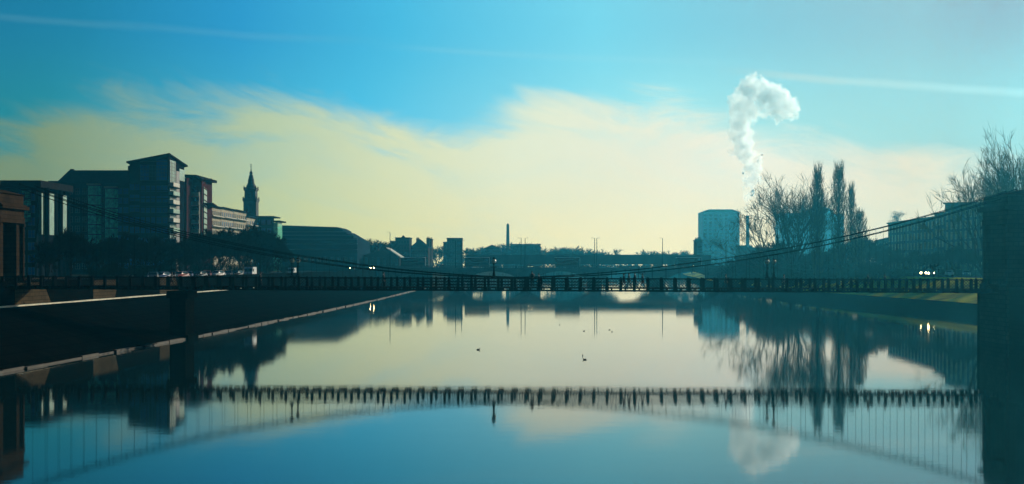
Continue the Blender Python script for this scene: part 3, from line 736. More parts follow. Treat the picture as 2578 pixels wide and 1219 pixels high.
for (xl, xr_, yt, yb) in ((222, 248, 468, 640), (265, 290, 475, 600)):
    c = [(PX(xl, D), D), (PX(xl+5, D), D-2.2), (PX(xr_, D), D-1.9), (PX(xr_, D)+0.9, D+.02)]
    mb = MB(); mb.prism(c, PZ(yb, D), PZ(yt, D)); bay = mb.build('bay', M['greenglass'], b2)
    mb = MB(); nf = 7 if xl < 250 else 5
    for k in range(nf+1):
        z = PZ(yb, D)+(PZ(yt, D)-PZ(yb, D))*k/nf
        cc = Vector((sum(p[0] for p in c)/4, sum(p[1] for p in c)/4)); P = [cc+(Vector(p)-cc)*1.12 for p in c]
        mb.prism([(p.x, p.y) for p in P], z-0.14, z+0.14)
    mb.build('floor_band', M['frame'], bay)
    mb = MB(); mb.box(PX(xl, D)+0.2, PX(xr_, D)+0.9, D-2.1, D-0.4, PZ(yt, D)+0.15, PZ(yt, D)+0.6); mb.build('bay_roof', M['beige'], bay)
windows(b2, (PX(150, D), D), (PX(222, D), D), GZ+1, ze-1, 4, 9, 1.3, 1.6, key='glass')
windows(b2, (PX(293, D), D), (PX(325, D), D), GZ+1, ze-1, 2, 9, 1.5, 1.7, key='blueglass')
windows(b2, (PX(249, D), D), (PX(264, D), D), GZ+1, ze-1, 1, 9, 0.9, 1.6, key='glass')

# ---- building 3: tall corner tower with mono pitch roof
D = 400
b3 = empty('apartment_tower', (PX(375, D), D+10, GZ), 'tallest apartment tower on the left with pointed oversailing roof and blue glass top', 'building')
xa, xc = PX(326, D)+0.01, PX(424, D); D1 = 421; xd = PX(464, D1)
P3 = [(xa, D), (xc, D), (xd, D1), (xa, D1)]
zl, za, zr = PZ(411, D), PZ(391, D), PZ(420, D1)
mb = MB(); mb.prism(P3, GZ-0.5, [zl, za, zr, zr-2.4]); mb.build('wall', M['darkbrick'], b3)
mb = MB(); mb.prism([(xa-0.7, D-1.0), (xc+0.55, D-1.0), (xd+0.9, D1+1), (xa-0.7, D1+1)], [zl+0.02, za+0.15, zr+0.05, zr-2.2], [zl+0.5, za+0.62, zr+0.5, zr-1.8]); mb.build('roof', M['roof'], b3)
mb = MB(); mb.box(xa-0.8, xa+1.5, D+1, D+9, PZ(428, D), PZ(417, D)); mb.build('plant_room', M['darkbrick'], b3)
mb = MB()
for xl, xr_ in ((353, 376), (394, 421)):
    mb.box(PX(xl, D), PX(xr_, D), D-0.15, D+0.05, PZ(455, D), PZ(415, D) if xl < 380 else PZ(402, D))
mb.build('glazed_wall', M['blueglass'], b3)
mb = MB()
for k in range(6):
    z = PZ(455, D)+k*1.15; mb.box(PX(353, D), PX(421, D), D-0.24, D-0.151, z, z+0.12)
for k in range(10):
    x = PX(353, D)+k*(PX(421, D)-PX(353, D))/9; mb.box(x, x+0.08, D-0.22, D-0.152, PZ(455, D), PZ(416, D))
mb.build('mullion', M['frame'], b3)
for y_ in (462, 480, 500, 522, 545, 566, 588, 612):
    mb = MB(); mb.box(xa, xc+0.35, D-0.35, D+0.02, PZ(y_+1.5, D), PZ(y_-1.0, D)); mb.build('floor_band', M['roof'], b3)
windows(b3, (xa, D), (PX(352, D), D), GZ+2, PZ(458, D), 2, 8, 1.3, 1.9, key='blueglass')
windows(b3, (PX(353, D), D), (PX(392, D), D), GZ+2, PZ(462, D), 3, 8, 1.1, 1.8, key='blueglass')
windows(b3, (PX(393, D), D), (PX(423, D), D), GZ+2, PZ(462, D), 2, 8, 1.5, 1.8, key='blueglass')
# river-facing side: bright glazed balconies
dv = Vector((xd-xc, D1-D)); dn = Vector((dv.y, -dv.x)).normalized(); du = dv.normalized(); LL = dv.length
def sidebox(mb, u0, u1, o0, o1, z0, z1, base=Vector((xc, D)), u=du, nn=dn):
    a = base+u*u0+nn*o0; b = base+u*u1+nn*o0; c = base+u*u1+nn*o1; d = base+u*u0+nn*o1
    poly = [(a.x, a.y), (d.x, d.y), (c.x, c.y), (b.x, b.y)]
    mb.prism(poly, z0, z1)
mb = MB(); sidebox(mb, 0.8, 8.2, 0.02, 0.25, PZ(600, D), PZ(402, D)); sidebox(mb, 13.5, 20.4, 0.02, 0.25, PZ(447, D), PZ(421, D)+0.5); mb.build('side_glazing', M['greenpale'], b3)
for k, y_ in enumerate((470, 492, 514, 537, 560, 584)):
    mb = MB(); sidebox(mb, 0.3, 8.8, 0.0, 1.5, PZ(y_+2, D), PZ(y_-1, D)); bal = mb.build('balcony', M['roof'], b3)
    mb = MB(); sidebox(mb, 0.5, 8.6, 1.38, 1.45, PZ(y_-1, D), PZ(y_-11, D)); sidebox(mb, 0.3, 0.36, 0.0, 1.45, PZ(y_-1, D), PZ(y_-11, D)); mb.build('balcony_panel', M['greenpale'] if k % 2 else M['render'], bal)
mb = MB()
for u0 in (0.8, 2.6, 4.5, 6.3, 8.1): sidebox(mb, u0, u0+0.18, 0.25, 0.34, PZ(600, D), PZ(404, D))
for k in range(22): sidebox(mb, 0.8, 8.2, 0.25, 0.33, PZ(600, D)+k*1.1, PZ(600, D)+k*1.1+0.16)
sidebox(mb, 8.9, 13.2, 0.0, 0.3, GZ, PZ(425, D)); mb.build('side_frame', M['frame'], b3)

# ---- building 4: brick stair tower + balcony tower
D = 424
b4 = empty('apartment_tower', (PX(490, D), D+10, GZ), 'maroon brick apartment tower with a stack of white balconies, right of the pointed roof tower', 'building')
mb = MB(); mb.box(PX(447, D), PX(470, D), D, D+14, GZ-0.5, PZ(448, D))
D2 = 432; D3 = 460
Pm = [(PX(470, D), D2), (PX(508, D2), D2), (PX(523, D3), D3), (PX(470, D), D3)]
mb.prism(Pm, GZ-0.5, [PZ(446, D2), PZ(455, D2), PZ(463, D3)-.3, PZ(450, D3)]); mb.build('wall', M['maroon'], b4)
mb = MB(); mb.prism([(PX(468, D2)-0.5, D2-1.6), (PX(497, D2), D2-1.6), (PX(497, D2), D3), (PX(468, D2)-.5, D3)], [PZ(447, D2)]*4, [PZ(440, D2), PZ(441, D2), PZ(441, D2), PZ(440, D2)])
mb.prism([(PX(497, D2)+.01, D2-1.6), (PX(512, D2), D2-1.6), (PX(526, D3), D3+.6), (PX(497, D2)+.01, D3+.6)], [PZ(448, D2), PZ(456, D2), PZ(460, D3), PZ(448, D2)], [PZ(441, D2), PZ(453, D2), PZ(457, D3), PZ(441, D2)])
mb.build('roof', M['roof'], b4)
mb = MB(); mb.box(PX(483, D2), PX(500, D2), D2-0.1, D2+.05, PZ(600, D2), PZ(470, D2)); mb.build('balcony_recess', M['glass'], b4)
for k in range(6):
    y_ = 493+k*23
    mb = MB(); mb.box(PX(482, D2), PX(503, D2), D2-1.8, D2-0.02, PZ(y_+3, D2), PZ(y_+1, D2)); bal = mb.build('balcony', M['render'], b4)
    mb = MB(); mb.box(PX(483, D2), PX(502, D2), D2-1.78, D2-1.7, PZ(y_+1, D2), PZ(y_-8, D2)); mb.box(PX(502, D2), PX(502, D2)+0.08, D2-1.78, D2-0.1, PZ(y_+1, D2), PZ(y_-8, D2)); mb.build('balcony_panel', M['greenpale'], bal)
mb = MB(); mb.box(PX(474, D2), PX(476, D2)+.1, D2-1.2, D2-0.8, PZ(640, D2), PZ(476, D2)); mb.box(PX(503, D2)+.05, PX(505, D2)+.1, D2-1.9, D2-1.5, PZ(640, D2), PZ(484, D2)); mb.build('column', M['render'], b4)
mb = MB(); base = Vector((PX(508, D2), D2)); e = Vector((PX(523, D3), D3)); u4 = (e-base).normalized(); n4 = Vector((u4.y, -u4.x))
sidebox(mb, 6, 26, 0.02, 0.3, PZ(640, D2), PZ(468, D2), base, u4, n4); mb.build('side_glazing', M['greenpale'], b4)
mb = MB()
for k in range(12): sidebox(mb, 6, 26, 0.3, 0.4, PZ(640, D2)+k*2, PZ(640, D2)+k*2+0.35, base, u4, n4)
sidebox(mb, 4, 28, 0.0, 3.4, PZ(511, D2), PZ(509, D2), base, u4, n4)
mb.build('side_frame', M['maroon'], b4)
windows(b4, (PX(449, D), D), (PX(469, D), D), GZ+2, PZ(455, D), 1, 8, 1.0, 1.5)

# ---- building 5: stepped beige riverside terrace
prev = None
b5 = empty('terraced_flats', (PX(590, 500), 505, GZ), 'long beige flats with stepped parapet roofs and rows of lit windows beneath the steeple', 'building')
segs = [(526, 462, 556, 483, 30.0), (557, 483, 588, 507, 30.0), (589, 507, 620, 532, 29.6), (621, 532, 655, 562, 28.6)]
mw = MB(); mr = MB(); mp_ = MB()
for i, (xa_, Da, xb_, Db, zt) in enumerate(segs):
    A = Vector((PX(xa_, Da), Da)); B = Vector((PX(xb_, Db), Db)); u = (B-A).normalized(); nn = Vector((u.y, -u.x)); back = -nn*22
    zt = PZ([519, 524, 530, 546][i], Da)
    poly = [A+back, A, B, B+back]
    mw.prism([(p.x, p.y) for p in poly], GZ-0.5, zt-0.01-i*0.002)
    O = [A+back, A+nn*0.9, B+nn*0.9, B+back]
    mr.prism([(p.x, p.y) for p in O], zt, zt+0.45)
    O = [A+nn*0.01, A+nn*1.6, B+nn*1.6, B+nn*0.01]
    for zz in (zt-3.4, zt-7.0, zt-10.6): mp_.prism([(p.x, p.y) for p in [A+u*0.4+nn*0.01, A+u*0.4+nn*1.5, B-u*0.4+nn*1.5, B-u*0.4+nn*0.01]], zz, zz+0.3)
    windows(b5, (A.x, A.y), (B.x, B.y), zt-18, zt-0.6, 6, 5, 1.9, 1.9, key='blueglass' if i % 2 else 'glass', frame='render', bars=(2, 0))
mw.build('wall', M['beige'], b5); mr.build('roof', M['roof'], b5); mp_.build('balcony', M['render'], b5)
D = 556
b6 = empty('office_block', (PX(672, D), D+8, GZ), 'dark office block with thin projecting canopy roof at the end of the beige flats', 'building')
mb = MB(); mb.prism([(PX(640, D), D), (PX(686, D), D), (PX(690, D+16), D+16), (PX(640, D), D+16)], GZ-.5, PZ(547, D)); mb.build('wall', M['darkbrick'], b6)
mb = MB(); mb.box(PX(637, D), PX(687, D)+.3, D-0.6, D+16.5, PZ(547, D), PZ(544, D)); mb.build('roof', M['roof'], b6)
mb = MB(); mb.box(PX(686, D)+.4, PX(706, D), D-1.4, D+14, PZ(559, D), PZ(555.5, D)); mb.build('canopy', M['roof'], b6)
mb = MB(); mb.box(PX(688, D), PX(698, D), D+1, D+12, GZ-.5, PZ(560, D)); mb.build('glass_wing', M['greenglass'], b6)
windows(b6, (PX(641, D), D), (PX(685, D), D), GZ+1, PZ(549, D), 3, 6, 1.6, 1.8, key='blueglass')

# ---- steeple
D = 580; sx = PX(632, D)
stp = empty('church_steeple', (sx, D, GZ), 'tall dark stone steeple with balustraded stages and tapering spire behind the beige flats', 'steeple')
mb = MB(); q4 = math.pi/4
def zz(y): return PZ(y, D)
k_ = D/F; s2 = math.sqrt(2)
mb.lathe((sx, D, 0), [(16*k_*s2, GZ-0.5), (16*k_*s2, zz(509)), (17.5*k_*s2, zz(508)), (17.5*k_*s2, zz(505))], 4, rot=q4)
mb.lathe((sx, D, 0), [(14*k_*s2, zz(505)), (13.6*k_*s2, zz(481.5)), (15.5*k_*s2, zz(480.5)), (15.5*k_*s2, zz(478))], 4, rot=q4); mb.build('tower_stage', M['steeple'], stp)
mb = MB()
for yb, r in ((505, 16.5), (478, 14.6)):
    for a in (-1, 1):
        for b in (-1, 1): mb.lathe((sx+a*r*k_, D+b*r*k_, zz(yb)), [(0.35, 0), (0.35, 0.5), (0.2, 0.7), (0.32, 1.0), (0.05, 1.7)], 6)
    for a in range(-4, 5):
        for b in (-1, 1): mb.box(sx+a*r*k_/5-.1, sx+a*r*k_/5+.1, D+b*r*k_-.1, D+b*r*k_+.1, zz(yb), zz(yb)+0.8)
    for b in (-1, 1): mb.box(sx-r*k_, sx+r*k_, D+b*r*k_-.15, D+b*r*k_+.15, zz(yb)+0.8, zz(yb)+0.95); mb.box(sx+b*r*k_-.15, sx+b*r*k_+.15, D-r*k_+.16, D+r*k_-.16, zz(yb), zz(yb)+0.9)
mb.build('balustrade', M['steeple'], stp)
mb = MB(); mb.lathe((sx, D, 0), [(11.5*k_*1.1, zz(478)), (11*k_*1.1, zz(468)), (9.5*k_*1.1, zz(466)), (8*k_, zz(460)), (7.6*k_, zz(452)), (6.4*k_, zz(450)), (5.2*k_, zz(442)), (3.0*k_, zz(440)), (4.2*k_, zz(438)), (3.6*k_, zz(434)), (1.6*k_, zz(431)), (0.5*k_, zz(420))], 8); mb.build('spire', M['steeple'], stp)
mb = MB(); mb.tube([(sx, D, zz(422)), (sx, D, zz(412))], 0.08, 5); mb.box(sx-0.55, sx+0.55, D-.08, D+.08, zz(416), zz(415)); mb.ball((sx, D, zz(420)), 0.28); mb.build('finial', M['steeple'], stp)
for yb, yt, w in ((535, 515, 5), (499, 486, 4)):
    mb = MB(); mb.box(sx-w*k_, sx+w*k_, D-(16.15 if yb > 520 else 14.2)*k_, D-13*k_, zz(yb), zz(yt)); mb.build('belfry_opening', M['glass'], stp)

# ---- market hall (big slate-blue roof)
D = 585
mh = empty('market_hall', (PX(800, D), D+20, GZ), 'huge blue grey market hall with stepped sheet roof sloping down on its right', 'building')
def mhx(px): return PX(px, D)
mb = MB()
prof = [(696, 700), (905, 700), (905, 640), (903, 612), (893, 600), (862, 582), (696, 579)]
vs = [(mhx(a), D, GZ-.5 if b == 700 else PZ(b, D)) for a, b in prof]+[(mhx(a), D+45, GZ-.5 if b == 700 else PZ(b, D)) for a, b in prof]
n = len(prof); mb.add(vs, [tuple(range(n)), tuple(reversed(range(n, 2*n)))]+[(i, n+i, n+(i+1) % n, (i+1) % n) for i in range(n)]); mb.build('wall', M['slateblue'], mh)
mb = MB()
tiers = [(-0.5, 640, 906, 906, 626), (1.0, 626, 905, 904, 612), (3.0, 611, 903, 893, 600), (5.0, 599.5, 892, 874, 590), (7.5, 589.5, 873, 861, 581)]
for i, (dy, yb, xr0, xr1, yt) in enumerate(tiers):
    o = D-9+dy*1.1
    mb.prism([(mhx(697), o), (mhx(xr0), o), (mhx(xr0)-.2, D+20), (mhx(697), D+20)], PZ(yb, D)-(6 if i == 0 else 0.4), PZ(yt, D)-0.35)
mb.build('roof', M['slateblue'], mh)
mb = MB(); mb.prism([(mhx(697), D-0.6), (mhx(850), D-0.6), (mhx(850), D+30), (mhx(697), D+30)], PZ(582, D), [PZ(567, D), PZ(572, D), PZ(572, D)-1, PZ(567, D)-1])
mb.prism([(mhx(850)+.01, D-.6), (mhx(864), D-.6), (mhx(864), D+30), (mhx(850)+.01, D+30)], PZ(582.2, D), [PZ(572, D), PZ(579, D), PZ(579, D), PZ(572, D)]); mb.build('ridge_lantern', M['slateblue'], mh)
mb = MB()
for i, (dy, yb, xr0, xr1, yt) in enumerate(tiers):
    mb.box(mhx(697), mhx(xr0)+.1, D-9.25+dy*1.1, D-9.01+dy*1.1, PZ(yt, D)-0.7, PZ(yt, D)-0.3)
mb.build('gutter', mat('zinc_gutter', (0.08, 0.12, 0.16), 0.6, 0.2, 1), mh)
windows(mh, (mhx(705), D-9.55), (mhx(900), D-9.55), GZ+1.5, PZ(645, D)+2, 12, 1, 1.6, 2.2, key='glass')

# ------------------------------------------------------------------ arched road bridge
D = 524; VD = 18
vb = empty('arched_road_bridge', (PX(1400, D), D, 0), 'five arched grey stone road bridge with parapet beyond the footbridge', 'bridge')
zp, zd = PZ(669, D), PZ(674, D)-0.4
pier_c = [985, 1155, 1325, 1500, 1660, 1825]; ph = 13
mb = MB(); xs0, xs1 = PX(945, D), PX(1870, D)
def arch_z(x):
    for a, b in zip(pier_c, pier_c[1:]):
        l = PX(a+ph, D); r = PX(b-ph, D)
        if l < x < r:
            c = (l+r)/2; h = (r-l)/2; rise = 3.7; Rr = (h*h+rise*rise)/(2*rise)
            return PZ(683.5, D)-Rr+math.sqrt(max(0, Rr*Rr-(x-c)**2))
    return -1.0
X = [xs0]
for a, b in zip(pier_c, pier_c[1:]):
    l = PX(a+ph, D); r = PX(b-ph, D); X += [l, l+0.001]+[l+(r-l)*i/20 for i in range(1, 20)]+[r-0.001, r]
X.append(xs1)
for xa_, xb_ in zip(X, X[1:]):
    za_, zb_ = arch_z(xa_), arch_z(xb_)
    mb.add([(xa_, D, za_), (xb_, D, zb_), (xb_, D, zd), (xa_, D, zd), (xa_, D+VD, za_), (xb_, D+VD, zb_), (xb_, D+VD, zd), (xa_, D+VD, zd)],
           [(0,1,2,3),(5,4,7,6),(0,4,5,1),(3,2,6,7)])
mb.build('arch_wall', M['granite'], vb)
for a in pier_c[1:-1]:
    mb = MB(); mb.box(PX(a-ph-2, D), PX(a+ph+2, D), D-1.2, D+VD+1.2, -1, 1.6); mb.lathe((PX(a, D), D-1.0, 0), [(2.0, -1), (2.0, 2.6), (1.2, 3.4)], 10); mb.build('pier', M['granite'], vb)
mb = MB(); mb.box(xs0, xs1, D-0.45, D+VD+0.45, zd, zd+0.25); mb.build('cornice', M['granite'], vb)
mb = MB()
for y_ in (D-0.2, D+VD-0.3):
    mb.box(xs0, xs1, y_, y_+0.4, zp-0.2, zp); x = xs0
    while x < xs1: mb.box(x, x+0.3, y_+0.05, y_+0.35, zd+0.25, zp-0.2); x += 0.62
mb.build('balustrade', M['granite'], vb)
mb = MB(); mb.box(xs0, xs1, D+0.3, D+VD-0.4, zd+0.251, zd+0.3); mb.build('roadway', M['asphalt'], vb)
ZR = zd+0.31
# lamp masts on it
def mast(px, dy, label, ytop=600):
    x = PX(px, D+dy); t_ = empty('lamp_mast', (x, D+dy, ZR), label, 'lamp mast', 'tall lamp masts on the arched road bridge')
    zt = PZ(ytop, D+dy); mb = MB(); mb.tube([(x, D+dy, ZR-0.02), (x, D+dy, ZR+3), (x, D+dy, zt)], [0.22, 0.17, 0.12], 6); mb.build('pole', M['iron'], t_)
    mb = MB(); mb.bar((x, D+dy, zt-0.05), (x-0.9 if dy < 9 else x+0.9, D+dy, zt+0.15), 0.08); mb.box(x-1.3 if dy < 9 else x+0.9, x-0.9 if dy < 9 else x+1.3, D+dy-.12, D+dy+.12, zt+0.05, zt+0.2); mb.build('lamp_head', M['iron'], t_)
mast(1312, 1.0, 'left mast of the close pair right of the obelisk'); mast(1322, 16.5, 'right mast of the close pair right of the obelisk')
mast(1497, 1.0, 'left mast of the close pair left of the open sky arch'); mast(1502.5, 16.5, 'right mast of the close pair left of the open sky arch')
mast(1668, 1.0, 'single mast standing alone against the sky right of the walkers'); mast(1147, 1.0, 'left mast in front of the dark square tower block', 606); mast(1162, 16.5, 'right mast beside the dark square tower block', 606)
mast(982, 1.0, 'thin mast at the left end of the arched bridge', 585)
mast(1828, 1.0, 'mast at the right end of the arched bridge before the hazy tower block', 604)

# ------------------------------------------------------------------ railway girder bridge behind
D = 620
rb = empty('railway_bridge', (PX(1480, D), D, 0), 'long flat girder railway bridge seen above the arched bridge', 'bridge')
xa_, xb_ = PX(1175, D), PX(1790, D); z0, z1 = PZ(666, D), PZ(643, D)
mb = MB(); mb.box(xa_, xb_, D, D+1, z0, z1); mb.box(xa_, xb_, D+9, D+10, z0, z1-.1); mb.box(xa_, xb_, D+1.01, D+8.99, z0+0.3, z0+0.8)
mb.box(xa_, xb_, D-0.25, D+1.25, z1, z1+0.3); mb.box(xa_, xb_, D-0.25, D-0.01, z0, z0+0.4); mb.build('girder', M['girder'], rb)
mb = MB(); x = xa_
while x < xb_: mb.box(x, x+0.25, D-0.2, D-0.002, z0+0.41, z1-0.01); x += 2.2
mb.build('stiffener', M['girder'], rb)
for px in (1180, 1325, 1500, 1660, 1790):
    mb = MB(); mb.box(PX(px, D)-1.6, PX(px, D)+1.6, D+0.5, D+9.5, -1, z0-0.01); mb.build('pier', M['granite'], rb)

# ------------------------------------------------------------------ vehicles
def wheel(mb, c, r, w):
    mb.add([(c[0]+r*math.cos(a*math.pi/6), c[1]-w/2, c[2]+r*math.sin(a*math.pi/6)) for a in range(12)]+[(c[0]+r*math.cos(a*math.pi/6), c[1]+w/2, c[2]+r*math.sin(a*math.pi/6)) for a in range(12)],
           [tuple(range(12)), tuple(reversed(range(12, 24)))]+[(i, 12+i, 12+(i+1) % 12, (i+1) % 12) for i in range(12)])
def make_car(paint, light, van=False, hr=0.13):
    """points along +X; base at z=0"""
    t_ = empty('parked_car' if not van else 'parked_van', (0, 0, 0), '', 'car' if not van else 'van')
    if van: side = [(-2.5, 0.35), (2.5, 0.35), (2.55, 0.9), (2.35, 1.15), (1.75, 1.95), (1.4, 2.25), (-2.4, 2.25), (-2.5, 2.0)]; w = 0.95
    else: side = [(-2.1, 0.3), (2.1, 0.3), (2.15, 0.62), (2.0, 0.82), (1.05, 0.95), (0.35, 1.42), (-0.95, 1.45), (-1.75, 1.0), (-2.1, 0.92)]; w = 0.86
    mb = MB(); n = len(side)
    ins = [0.0 if z < 1.0 else (0.14 if not van else 0.05) for x, z in side]
    mb.add([(x, -w+ins[i], z) for i, (x, z) in enumerate(side)]+[(x, w-ins[i], z) for i, (x, z) in enumerate(side)],
           [tuple(range(n)), tuple(reversed(range(n, 2*n)))]+[(i, n+i, n+(i+1) % n, (i+1) % n) for i in range(n)])
    mb.build('body', paint, t_)
    mb = MB()
    if van:
        mb.add([(2.33, -0.8, 1.2), (2.33, 0.8, 1.2), (1.80, 0.8, 1.93), (1.80, -0.8, 1.93)], [(0, 1, 2, 3)])
        for s in (-1, 1): mb.box(0.9, 1.7, s*0.955-0.01, s*0.955+0.01, 1.25, 1.85)
    else:
        mb.add([(1.02, -0.70, 0.98), (1.02, 0.70, 0.98), (0.40, 0.64, 1.40), (0.40, -0.64, 1.40)], [(0, 1, 2, 3)])
        mb.add([(-1.70, -0.68, 1.04), (-1.02, -0.62, 1.43), (-1.02, 0.62, 1.43), (-1.70, 0.68, 1.04)], [(0, 1, 2, 3)])
        for s in (-1, 1):
            mb.add([(0.85, s*0.80, 1.0), (-1.45, s*0.80, 1.0), (-0.95, s*0.76, 1.38), (0.30, s*0.76, 1.38)], [(0, 1, 2, 3)])
    for v_i, v_ in enumerate(mb.v): mb.v[v_i] = (v_[0]+(0.02 if v_[0] > 0 and not van else 0.0), v_[1]*1.01, v_[2]+0.012)
    mb.build('windows', M['glass'], t_)
    for x in (-1.35, 1.35) if not van else (-1.6, 1.6):
        for s in (-1, 1):
            mb = MB(); wheel(mb, (x, s*(w-0.08), 0.32), 0.32, 0.22); mb.build('wheel', M['tyre'], t_)
    for s in (-1, 1):
        mb = MB(); mb.ball(((2.56 if van else 2.10), s*(w-0.25), 0.72), hr, n=6); mb.build('headlight', light, t_)
    for s in (-1, 1):
        mb = MB(); mb.box(-2.16 if not van else -2.54, -2.09 if not van else -2.49, s*(w-0.22)-.1, s*(w-0.22)+.1, 0.68, 0.8); mb.build('tail_light', M['carred'], t_)
    return t_
cars = {k: make_car(M[v], M['lens']) for k, v in (('silver', 'silver'), ('white', 'carwhite'), ('red', 'carred'), ('blue', 'carblue'), ('black', 'cardark'))}
van = make_car(M['carwhite'], M['lens'], True); litcar = make_car(M['cardark'], M['headlight'], hr=0.2); litfar = make_car(M['cardark'], M['headlight_far'])
used = set()
def put(src, name, loc, rz, label, cat, group):
    if id(src) not in used: used.add(id(src)); o = src
    else: o = copy_tree(src)
    o.location = loc; o.rotation_euler.z = rz; o['label'] = label; o['category'] = cat; o['group'] = group; o.name = name
    return o
g = 'vehicles parked along the left riverside street'
PL = [('silver', 385, 'left of the tall apartment tower, first of the parked row'), ('blue', 408, 'under the left edge of the pointed roof tower'), ('black', 430, 'beneath the corner of the pointed roof tower'),
      ('red', 455, 'below the maroon stair tower'), ('blue', 474, 'below the stack of white balconies'), ('black', 502, 'in front of the left end of the beige flats'),
      ('red', 521, 'below the first beige flats'), ('white', 548, 'below the beige flats, among the street trees'), ('silver', 575, 'below the middle of the beige flats'), ('black', 597, 'left of the steeple line')]
for i, (c, px, l) in enumerate(PL):
    D = 232+i*7.5; put(cars[c], 'parked_car', (PX(px, D), D, GZ+0.14), -1.9 if i % 2 else -1.4, c+' car parked '+l, 'car', g)
put(van, 'parked_van', (PX(630, 285), 285, GZ+0.14), -1.57, 'white van parked below the steeple above the footbridge rail', 'van', g)
o = put(van, 'parked_van', (PX(735, 390), 390, GZ-0.3), -1.57, 'white van on the riverside street below the left end of the market hall', 'van', g)
for i, (px, l) in enumerate(((887, 'left'), (938, 'right'))):
    D = 500; put(litfar, 'car', (PX(px, D), D, GZ+0.02+0.9), -1.55, 'dark car with lit headlights below the right part of the market hall' if i == 0 else 'dark car with lit headlights right of the market hall corner', 'car', 'cars with lit headlights')
for i, (px, l) in enumerate(((1113, 'right of the leftmost bus'), (1334, 'at the middle of the arched bridge'), (1739, 'left of the rightmost bus'))):
    put(litfar, 'car', (PX(px, 526), 526.5, ZR), -1.45, 'dark car with headlights on '+l, 'car', 'cars with lit headlights')
for px, D, l in ((2326, 340, 'left one of two with glaring headlights on the right bank'), (2345, 331, 'right one of two with glaring headlights on the right bank')):
    put(litcar, 'car', (PX(px, D), D, GZ+0.05), -1.93, 'dark car, '+l, 'car', 'cars with lit headlights')
for c, px, D, l in (('silver', 2265, 356, 'left of the glaring headlights on the right bank'), ('white', 2390, 322, 'right of the glaring headlights on the right bank'), ('blue', 2434, 312, 'beside the right hand bridge tower')):
    put(cars[c], 'parked_car', (PX(px, D), D, GZ+0.05), -2.0, c+' car parked '+l, 'car', 'cars parked on the right bank')
# buses on the arched bridge
def make_bus():
    t_ = empty('double_decker_bus', (0, 0, 0), '', 'bus')
    mb = MB(); mb.box(-5, 5, -1.25, 1.25, 0.35, 4.05); mb.build('body', M['girder'], t_)
    mb = MB(); mb.add([(-5.05, -1.28, 4.05), (5.05, -1.28, 4.05), (5.05, 1.28, 4.05), (-5.05, 1.28, 4.05), (-4.9, -1.1, 4.25), (4.9, -1.1, 4.25), (4.9, 1.1, 4.25), (-4.9, 1.1, 4.25)],
        [(0,3,2,1),(4,5,6,7),(0,1,5,4),(1,2,6,5),(2,3,7,6),(3,0,4,7)]); mb.build('roof', M['whitepaint'], t_)
    for z0 in (1.3, 2.85):
        mb = MB()
        for s in (-1, 1): mb.box(-4.7, 4.6, s*1.265-.012, s*1.265+.012, z0, z0+0.85)
        mb.box(5.0, 5.02, -1.1, 1.1, z0-0.1, z0+0.95); mb.build('window_band', M['glass'], t_)
    mb = MB(); mb.box(4.96, 5.08, -1.3, -1.16, 0.5, 4.04); mb.box(4.96, 5.08, 1.16, 1.3, 0.5, 4.04); mb.build('front_pillar', M['whitepaint'], t_)
    for x in (-3.2, 3.3):
        for s in (-1, 1): mb = MB(); wheel(mb, (x, s*1.15, 0.48), 0.48, 0.26); mb.build('wheel', M['tyre'], t_)
    return t_
bus = make_bus()
for i, (px, l) in enumerate(((1040, 'leftmost bus, right of the low gabled building'), (1201, 'second bus from the left, below the hazy flats'), (1428, 'third bus from the left, at the middle arches'), (1734, 'rightmost bus, left of the hazy tower block'))):
    o = bus if i == 0 else copy_tree(bus)
    o.location = (PX(px, 530), 530, ZR-0.0); o['label'] = 'double decker with pale roof, '+l; o['group'] = 'buses crossing the arched bridge'

